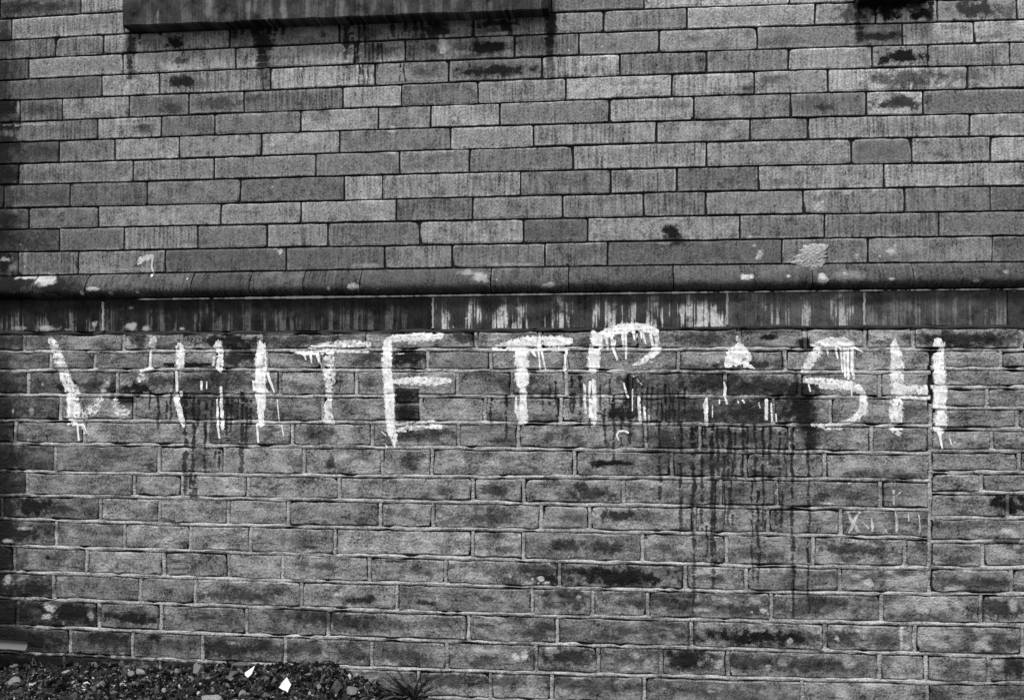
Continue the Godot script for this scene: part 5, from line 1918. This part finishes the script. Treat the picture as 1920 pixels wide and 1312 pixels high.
	drip(1.218,1.293,1.063,0.01)
	drip(1.228,1.027,0.859,0.01)
	drip(1.275,1.305,0.572,0.012)
	drip(1.348,1.354,0.837,0.012)
	drip(1.345,0.837,0.478,0.008)
	drip(1.247,1.293,1.064,0.008)
	drip(1.096,1.074,0.616,0.007)
	drip(0.895,0.865,0.696,0.008)
	drip(0.89,1.315,1.193,0.011)
	drip(0.849,1.315,1.193,0.01)
	drip(0.932,1.072,0.684,0.007)
	drip(0.975,1.06,0.867,0.007)
	drip(0.833,0.561,0.464,0.007)
	drip(1.28,0.692,0.453,0.008)
	pale(-1.718,3.288,0.01,0.055,0.28)
	pale(-1.462,3.316,0.018,0.075,0.25)
	pale(-1.262,3.295,0.015,0.065,0.22)
	pale(-1.228,3.319,0.013,0.05,0.19)
	pale(-1.156,3.311,0.01,0.065,0.19)
	pale(-1.09,3.3,0.018,0.075,0.25)
	pale(-0.972,3.295,0.01,0.06,0.14)
	pale(-0.803,3.291,0.013,0.065,0.17)
	pale(-0.648,3.284,0.02,0.06,0.14)
	pale(-0.494,3.282,0.013,0.055,0.17)
	pale(-0.417,3.274,0.015,0.06,0.17)
	pale(-0.265,3.272,0.022,0.06,0.14)
	pale(-0.089,3.27,0.013,0.05,0.17)
	pale(-1.403,3.231,0.055,0.006,0.39)
	pale(-1.502,3.23,0.025,0.005,0.33)
	pale(-1.355,3.273,0.025,0.035,0.11)

func lettering():
	letter("W","white painted letter W, worn and flaking, first letter of the row",[[0.22,-2.3,1.723,0.035,-2.28,1.692,0.05,-2.26,1.644,0.052,-2.237,1.586,0.055,-2.208,1.501,0.06],[0.35,-2.208,1.501,0.055,-2.19,1.441,0.045],[0.2,-2.19,1.449,0.055,-2.173,1.388,0.08,-2.172,1.336,0.07],[0.2,-2.206,1.336,0.03,-2.144,1.318,0.035],[0,-2.199,1.433,0.013,-2.203,1.309,0.013],[0,-2.155,1.31,0.01,-2.149,1.228,0.01],[0.1,-2.125,1.305,0.01,-2.107,1.265,0.005],[0.36,-2.04,1.423,0.045,-2.073,1.381,0.06,-2.117,1.349,0.04],[0.34,-1.962,1.423,0.035,-1.94,1.381,0.06,-1.901,1.371,0.04],[0.4,-1.767,1.724,0.04,-1.772,1.69,0.04],[0,-1.78,1.664,0.013,-1.782,1.591,0.013],[0.1,-1.779,1.585,0.018,-1.831,1.572,0.013],[0.45,-1.82,1.546,0.045,-1.836,1.528,0.035],[0.62,-1.994,1.528,0.04,-2.029,1.486,0.05],[0.05,-2.139,1.318,0.01,-2.121,1.265,0.007],[0.4,-2.174,1.486,0.045,-2.157,1.467,0.035]])
	letter("H","white painted letter H, mostly flaked away, second letter of the row",[[0.12,-1.635,1.702,0.018,-1.63,1.679,0.045,-1.629,1.606,0.048],[0,-1.648,1.567,0.013,-1.644,1.476,0.013],[0.1,-1.647,1.442,0.028,-1.633,1.39,0.033,-1.616,1.321,0.025],[0.1,-1.61,1.321,0.018,-1.61,1.3,0.013],[0.04,-1.451,1.689,0.02,-1.432,1.702,0.035,-1.429,1.663,0.037,-1.428,1.585,0.037],[0.1,-1.456,1.637,0.013,-1.461,1.601,0.013],[0.1,-1.52,1.518,0.013,-1.517,1.482,0.01],[0.1,-1.492,1.518,0.007,-1.492,1.487,0.007],[0.1,-1.419,1.492,0.013,-1.419,1.417,0.015,-1.41,1.301,0.02],[0.1,-1.44,1.43,0.01,-1.434,1.301,0.013,-1.426,1.249,0.01],[0.2,-1.41,1.314,0.018,-1.41,1.291,0.013],[0.1,-1.622,1.468,0.015,-1.622,1.45,0.015]])
	letter("I","white painted letter I, a solid upright stroke, third letter of the row",[[0.02,-1.228,1.709,0.02,-1.219,1.675,0.045,-1.219,1.611,0.06,-1.221,1.508,0.058,-1.218,1.467,0.048],[0.03,-1.218,1.456,0.045,-1.215,1.405,0.04,-1.22,1.374,0.033,-1.217,1.315,0.033],[0,-1.245,1.461,0.01,-1.228,1.425,0.03,-1.217,1.395,0.03],[0,-1.238,1.315,0.01,-1.23,1.23,0.01],[0,-1.187,1.567,0.01,-1.176,1.534,0.015,-1.151,1.467,0.007],[0,-1.258,1.523,0.007,-1.253,1.482,0.01],[0,-1.197,1.487,0.013,-1.181,1.467,0.01],[0.1,-1.138,1.431,0.005,-1.127,1.328,0.005],[0.1,-1.113,1.308,0.005,-1.102,1.257,0.005],[0.3,-1.201,1.701,0.013,-1.203,1.683,0.015]])
	letter("T","white painted letter T with dripping crossbar, fourth letter of the row",[[0.2,-0.985,1.682,0.013,-0.914,1.69,0.03,-0.822,1.697,0.04,-0.757,1.702,0.035,-0.686,1.696,0.025],[0.02,-1.07,1.664,0.007,-1.006,1.657,0.02,-0.927,1.659,0.022,-0.862,1.666,0.02],[0.2,-0.875,1.669,0.02,-0.692,1.663,0.013],[0,-1.001,1.651,0.015,-0.996,1.626,0.007],[0,-0.972,1.651,0.013,-0.967,1.61,0.007],[0,-0.938,1.651,0.018,-0.922,1.59,0.007],[0.3,-0.882,1.651,0.055,-0.882,1.585,0.05],[0.25,-0.882,1.574,0.06,-0.879,1.529,0.055],[0.35,-0.884,1.508,0.04,-0.876,1.462,0.04],[0.22,-0.882,1.452,0.033,-0.887,1.393,0.043,-0.881,1.345,0.045],[0.1,-0.897,1.335,0.025,-0.86,1.325,0.02]])
	letter("E","white painted letter E, largest and clearest, fifth letter of the row",[[0.02,-0.595,1.711,0.04,-0.598,1.648,0.048,-0.598,1.584,0.048,-0.59,1.483,0.05,-0.584,1.407,0.05,-0.581,1.331,0.043,-0.579,1.301,0.04],[0.2,-0.579,1.301,0.045,-0.566,1.268,0.04,-0.56,1.23,0.025],[0,-0.568,1.243,0.01,-0.558,1.21,0.007],[0.1,-0.602,1.265,0.007,-0.623,1.283,0.005],[0.1,-0.603,1.706,0.03,-0.567,1.724,0.035,-0.51,1.731,0.037,-0.433,1.733,0.04,-0.34,1.736,0.033],[0.4,-0.484,1.711,0.035,-0.376,1.721,0.025],[0.15,-0.566,1.519,0.02,-0.51,1.524,0.033,-0.432,1.526,0.037,-0.355,1.524,0.037,-0.299,1.526,0.025],[0.4,-0.535,1.511,0.02,-0.317,1.511,0.025],[0.3,-0.561,1.319,0.018,-0.458,1.324,0.015,-0.368,1.335,0.013],[0.35,-0.54,1.291,0.02,-0.47,1.304,0.03,-0.406,1.307,0.022],[0.05,-0.386,1.31,0.022,-0.34,1.307,0.02],[0.3,-0.555,1.291,0.013,-0.509,1.286,0.013],[0,-0.607,1.225,0.007,-0.596,1.21,0.007],[0.2,-0.541,1.655,0.01,-0.515,1.655,0.007]])
	letter("T","white painted letter T with broad solid crossbar, sixth letter of the row",[[0.35,-0.088,1.679,0.018,-0.038,1.694,0.035],[0.02,-0.045,1.684,0.03,0.013,1.696,0.05,0.075,1.706,0.055,0.151,1.708,0.052,0.225,1.708,0.05,0.27,1.708,0.035],[0.1,-0.088,1.672,0.013,0.175,1.668,0.018,0.265,1.671,0.013],[0.01,0.045,1.659,0.062,0.048,1.599,0.068],[0.15,0.045,1.594,0.045,0.05,1.566,0.045],[0.03,0.048,1.564,0.065,0.048,1.527,0.065],[0.3,0.058,1.522,0.03,0.05,1.472,0.035],[0.05,0.053,1.472,0.035,0.053,1.384,0.037],[0.1,0.02,1.447,0.01,0.018,1.379,0.013],[0.12,0.045,1.379,0.06,0.053,1.345,0.055],[0.3,0.045,1.33,0.035,0.08,1.322,0.015],[0,0.126,1.659,0.01,0.133,1.579,0.007],[0,0.141,1.659,0.01,0.158,1.574,0.007],[0,0.095,1.664,0.015,0.113,1.639,0.007],[0,0.25,1.663,0.025,0.25,1.628,0.01,0.248,1.584,0.01],[0.2,0.248,1.584,0.02,0.25,1.564,0.013]])
	letter("R","white painted letter R with long drips from its bowl, seventh letter",[[0.08,0.382,1.747,0.025,0.394,1.717,0.055,0.411,1.688,0.035],[0.02,0.389,1.678,0.05,0.384,1.628,0.06,0.381,1.589,0.055],[0.06,0.394,1.722,0.04,0.448,1.747,0.045,0.51,1.766,0.045,0.571,1.773,0.043,0.632,1.766,0.037,0.669,1.753,0.028],[0.3,0.498,1.781,0.015,0.632,1.785,0.01],[0.2,0.664,1.751,0.03,0.678,1.706,0.02,0.673,1.677,0.025],[0.02,0.673,1.672,0.04,0.649,1.642,0.035,0.62,1.635,0.013],[0.15,0.622,1.623,0.03,0.59,1.606,0.022,0.561,1.598,0.007],[0.4,0.627,1.618,0.02,0.649,1.613,0.015],[0,0.443,1.722,0.013,0.448,1.67,0.01],[0,0.466,1.727,0.015,0.473,1.67,0.013,0.492,1.623,0.01],[0,0.48,1.707,0.015,0.475,1.677,0.01],[0,0.515,1.744,0.013,0.52,1.682,0.007],[0,0.53,1.756,0.013,0.532,1.628,0.01],[0,0.566,1.751,0.013,0.571,1.712,0.007],[0,0.581,1.751,0.01,0.581,1.726,0.007],[0,0.601,1.751,0.01,0.603,1.721,0.007],[0,0.61,1.744,0.01,0.622,1.697,0.007],[0,0.644,1.736,0.013,0.654,1.692,0.013,0.671,1.672,0.01],[0.2,0.339,1.509,0.013,0.342,1.46,0.013],[0.15,0.366,1.519,0.013,0.361,1.455,0.013],[0.15,0.381,1.527,0.018,0.386,1.448,0.022],[0.3,0.339,1.447,0.013,0.346,1.373,0.01],[0.1,0.364,1.44,0.013,0.369,1.361,0.02],[0.12,0.384,1.44,0.03,0.383,1.336,0.028],[0.1,0.521,1.514,0.007,0.531,1.473,0.01,0.541,1.448,0.01],[0.15,0.561,1.485,0.007,0.56,1.387,0.005],[0.2,0.59,1.446,0.015,0.592,1.387,0.015,0.597,1.333,0.013],[0.2,0.614,1.406,0.01,0.621,1.338,0.01],[0.2,0.636,1.367,0.005,0.636,1.338,0.007],[0.15,0.496,1.251,0.007,0.487,1.275,0.007,0.496,1.29,0.01,0.521,1.295,0.01,0.54,1.286,0.01],[0.6,0.558,1.554,0.013,0.602,1.51,0.013]])
	letter("A","white painted letter A, only its peak and foot left, eighth letter",[[0.3,1.038,1.724,0.013,1.043,1.693,0.03,1.047,1.668,0.04],[0.05,1.045,1.668,0.06,1.026,1.637,0.085,1.001,1.61,0.05],[0.15,1.064,1.661,0.04,1.083,1.632,0.04,1.073,1.598,0.025],[0.05,0.997,1.61,0.025,1.04,1.603,0.015],[0.05,1.064,1.607,0.02,1.092,1.59,0.018,1.113,1.581,0.007],[0,0.977,1.52,0.005,0.982,1.491,0.013,0.979,1.461,0.013],[0.1,0.981,1.449,0.01,0.989,1.422,0.01],[0.05,0.898,1.446,0.007,0.893,1.417,0.022,0.895,1.383,0.02],[0.15,0.895,1.368,0.015,0.897,1.327,0.018],[0.1,1.165,1.437,0.015,1.164,1.353,0.015],[0.1,1.186,1.423,0.007,1.19,1.341,0.01],[0.1,1.207,1.375,0.005,1.209,1.341,0.007],[0.1,1.132,1.425,0.005,1.136,1.403,0.005],[0.2,0.924,1.412,0.005,0.923,1.359,0.005],[0.2,0.955,1.437,0.007,0.955,1.422,0.007],[0.1,1.039,1.432,0.007,1.041,1.423,0.005],[0.1,1.06,1.435,0.01,1.065,1.427,0.007]])
	letter("S","white painted letter S with comb of drips under its top, ninth letter",[[0.02,1.358,1.677,0.01,1.405,1.694,0.03,1.456,1.701,0.045,1.508,1.696,0.05,1.54,1.684,0.035],[0.15,1.391,1.667,0.035,1.367,1.626,0.045,1.343,1.583,0.04,1.324,1.568,0.013],[0.4,1.409,1.655,0.02,1.386,1.619,0.02],[0,1.473,1.669,0.01,1.482,1.626,0.007],[0,1.496,1.669,0.01,1.502,1.563,0.007],[0,1.51,1.669,0.013,1.514,1.544,0.01],[0,1.526,1.669,0.013,1.527,1.535,0.01],[0,1.545,1.679,0.013,1.544,1.583,0.013,1.551,1.535,0.01],[0.3,1.437,1.665,0.01,1.44,1.638,0.007],[0.14,1.338,1.525,0.02,1.385,1.525,0.035,1.455,1.515,0.04,1.525,1.506,0.043,1.571,1.491,0.037],[0.3,1.408,1.501,0.025,1.525,1.494,0.03],[0,1.352,1.51,0.007,1.359,1.479,0.007],[0.12,1.569,1.496,0.035,1.59,1.463,0.03,1.592,1.424,0.033,1.58,1.386,0.037,1.556,1.359,0.03,1.519,1.34,0.022,1.482,1.333,0.015],[0.45,1.599,1.427,0.015,1.598,1.379,0.025],[0.22,1.367,1.327,0.015,1.418,1.323,0.022,1.489,1.326,0.022],[0.5,1.43,1.306,0.02,1.5,1.311,0.013],[0.3,1.538,1.343,0.02,1.57,1.355,0.02],[0,1.541,1.475,0.007,1.541,1.458,0.005],[0,1.554,1.676,0.01,1.591,1.655,0.005]])
	letter("H","white painted letter H with both uprights, last letter of the row",[[0.1,1.731,1.709,0.015,1.728,1.683,0.035,1.735,1.649,0.05],[0.2,1.737,1.642,0.05,1.739,1.578,0.06],[0.2,1.734,1.568,0.06,1.74,1.525,0.055],[0.2,1.715,1.506,0.02,1.756,1.489,0.05,1.724,1.47,0.03],[0.2,1.742,1.48,0.055,1.814,1.485,0.043,1.876,1.487,0.048],[0.1,1.742,1.456,0.018,1.875,1.447,0.013],[0.25,1.735,1.422,0.06,1.732,1.387,0.06],[0.22,1.732,1.382,0.06,1.73,1.336,0.055],[0.25,1.713,1.315,0.025,1.755,1.315,0.02],[0.3,1.722,1.305,0.03,1.75,1.284,0.02],[0.03,1.914,1.701,0.035,1.916,1.682,0.052,1.918,1.63,0.055,1.92,1.578,0.05],[0.08,1.92,1.568,0.055,1.922,1.516,0.05],[0.05,1.926,1.497,0.055,1.925,1.459,0.062,1.92,1.416,0.052],[0.1,1.902,1.404,0.025,1.943,1.404,0.02],[0.06,1.925,1.387,0.03,1.924,1.359,0.06,1.922,1.321,0.055],[0.05,1.903,1.309,0.02,1.931,1.307,0.015],[0,1.917,1.302,0.02,1.921,1.269,0.01,1.93,1.224,0.007],[0.1,1.96,1.278,0.005,1.969,1.243,0.005],[0.05,1.889,1.497,0.007,1.889,1.451,0.005]])
	paint_splashes([[0.1,-1.85,2.11,0.013,-1.837,2.12,0.025,-1.809,2.125,0.03,-1.782,2.135,0.02],[0,-1.842,2.104,0.02,-1.85,2.097,0.01],[0,-1.776,2.135,0.013,-1.779,2.104,0.01,-1.781,2.083,0.01,-1.773,2.056,0.01],[0,-1.775,2.046,0.01,-1.772,2.035,0.01],[0.3,-1.804,2.172,0.007,-1.771,2.174,0.015],[0.2,-1.142,2.152,0.007,-1.123,2.147,0.015,-1.131,2.136,0.01],[0.2,-0.343,3.145,0.02,-0.327,3.134,0.04,-0.333,3.093,0.03],[0.3,1.386,2.305,0.013,1.405,2.324,0.025,1.424,2.338,0.01],[0.3,1.124,2.08,0.01,1.138,2.109,0.02],[0.2,1.056,1.988,0.015,1.075,2,0.013,1.095,1.995,0.015],[0.15,1.402,1.994,0.02,1.412,1.984,0.02],[0.2,1.1,2.185,0.01,1.105,2.176,0.007]])
	chalk([[0.24,1.52,0.936,0.01,1.534,0.9,0.015,1.55,0.877,0.015,1.57,0.841,0.015],[0.24,1.571,0.936,0.01,1.553,0.912,0.013,1.534,0.864,0.015,1.524,0.836,0.013],[0.28,1.519,0.835,0.007,1.566,0.827,0.007],[0.24,1.622,0.909,0.007,1.626,0.878,0.013,1.619,0.823,0.01],[0.26,1.582,0.894,0.007,1.608,0.866,0.007],[0.24,1.718,1.034,0.01,1.719,0.974,0.007],[0.24,1.728,0.939,0.01,1.732,0.88,0.013,1.727,0.844,0.01],[0.26,1.681,0.862,0.007,1.695,0.824,0.007],[0.24,1.827,0.929,0.007,1.831,0.87,0.007,1.823,0.817,0.01],[0.28,1.693,0.822,0.007,1.75,0.814,0.007,1.828,0.813,0.007],[0.26,1.781,0.928,0.007,1.783,0.897,0.007],[0.24,1.404,0.977,0.01,1.451,0.97,0.013,1.497,0.962,0.01],[0.26,1.727,0.797,0.007,1.738,0.768,0.007],[0.26,1.752,1.034,0.007,1.729,1.01,0.007]])
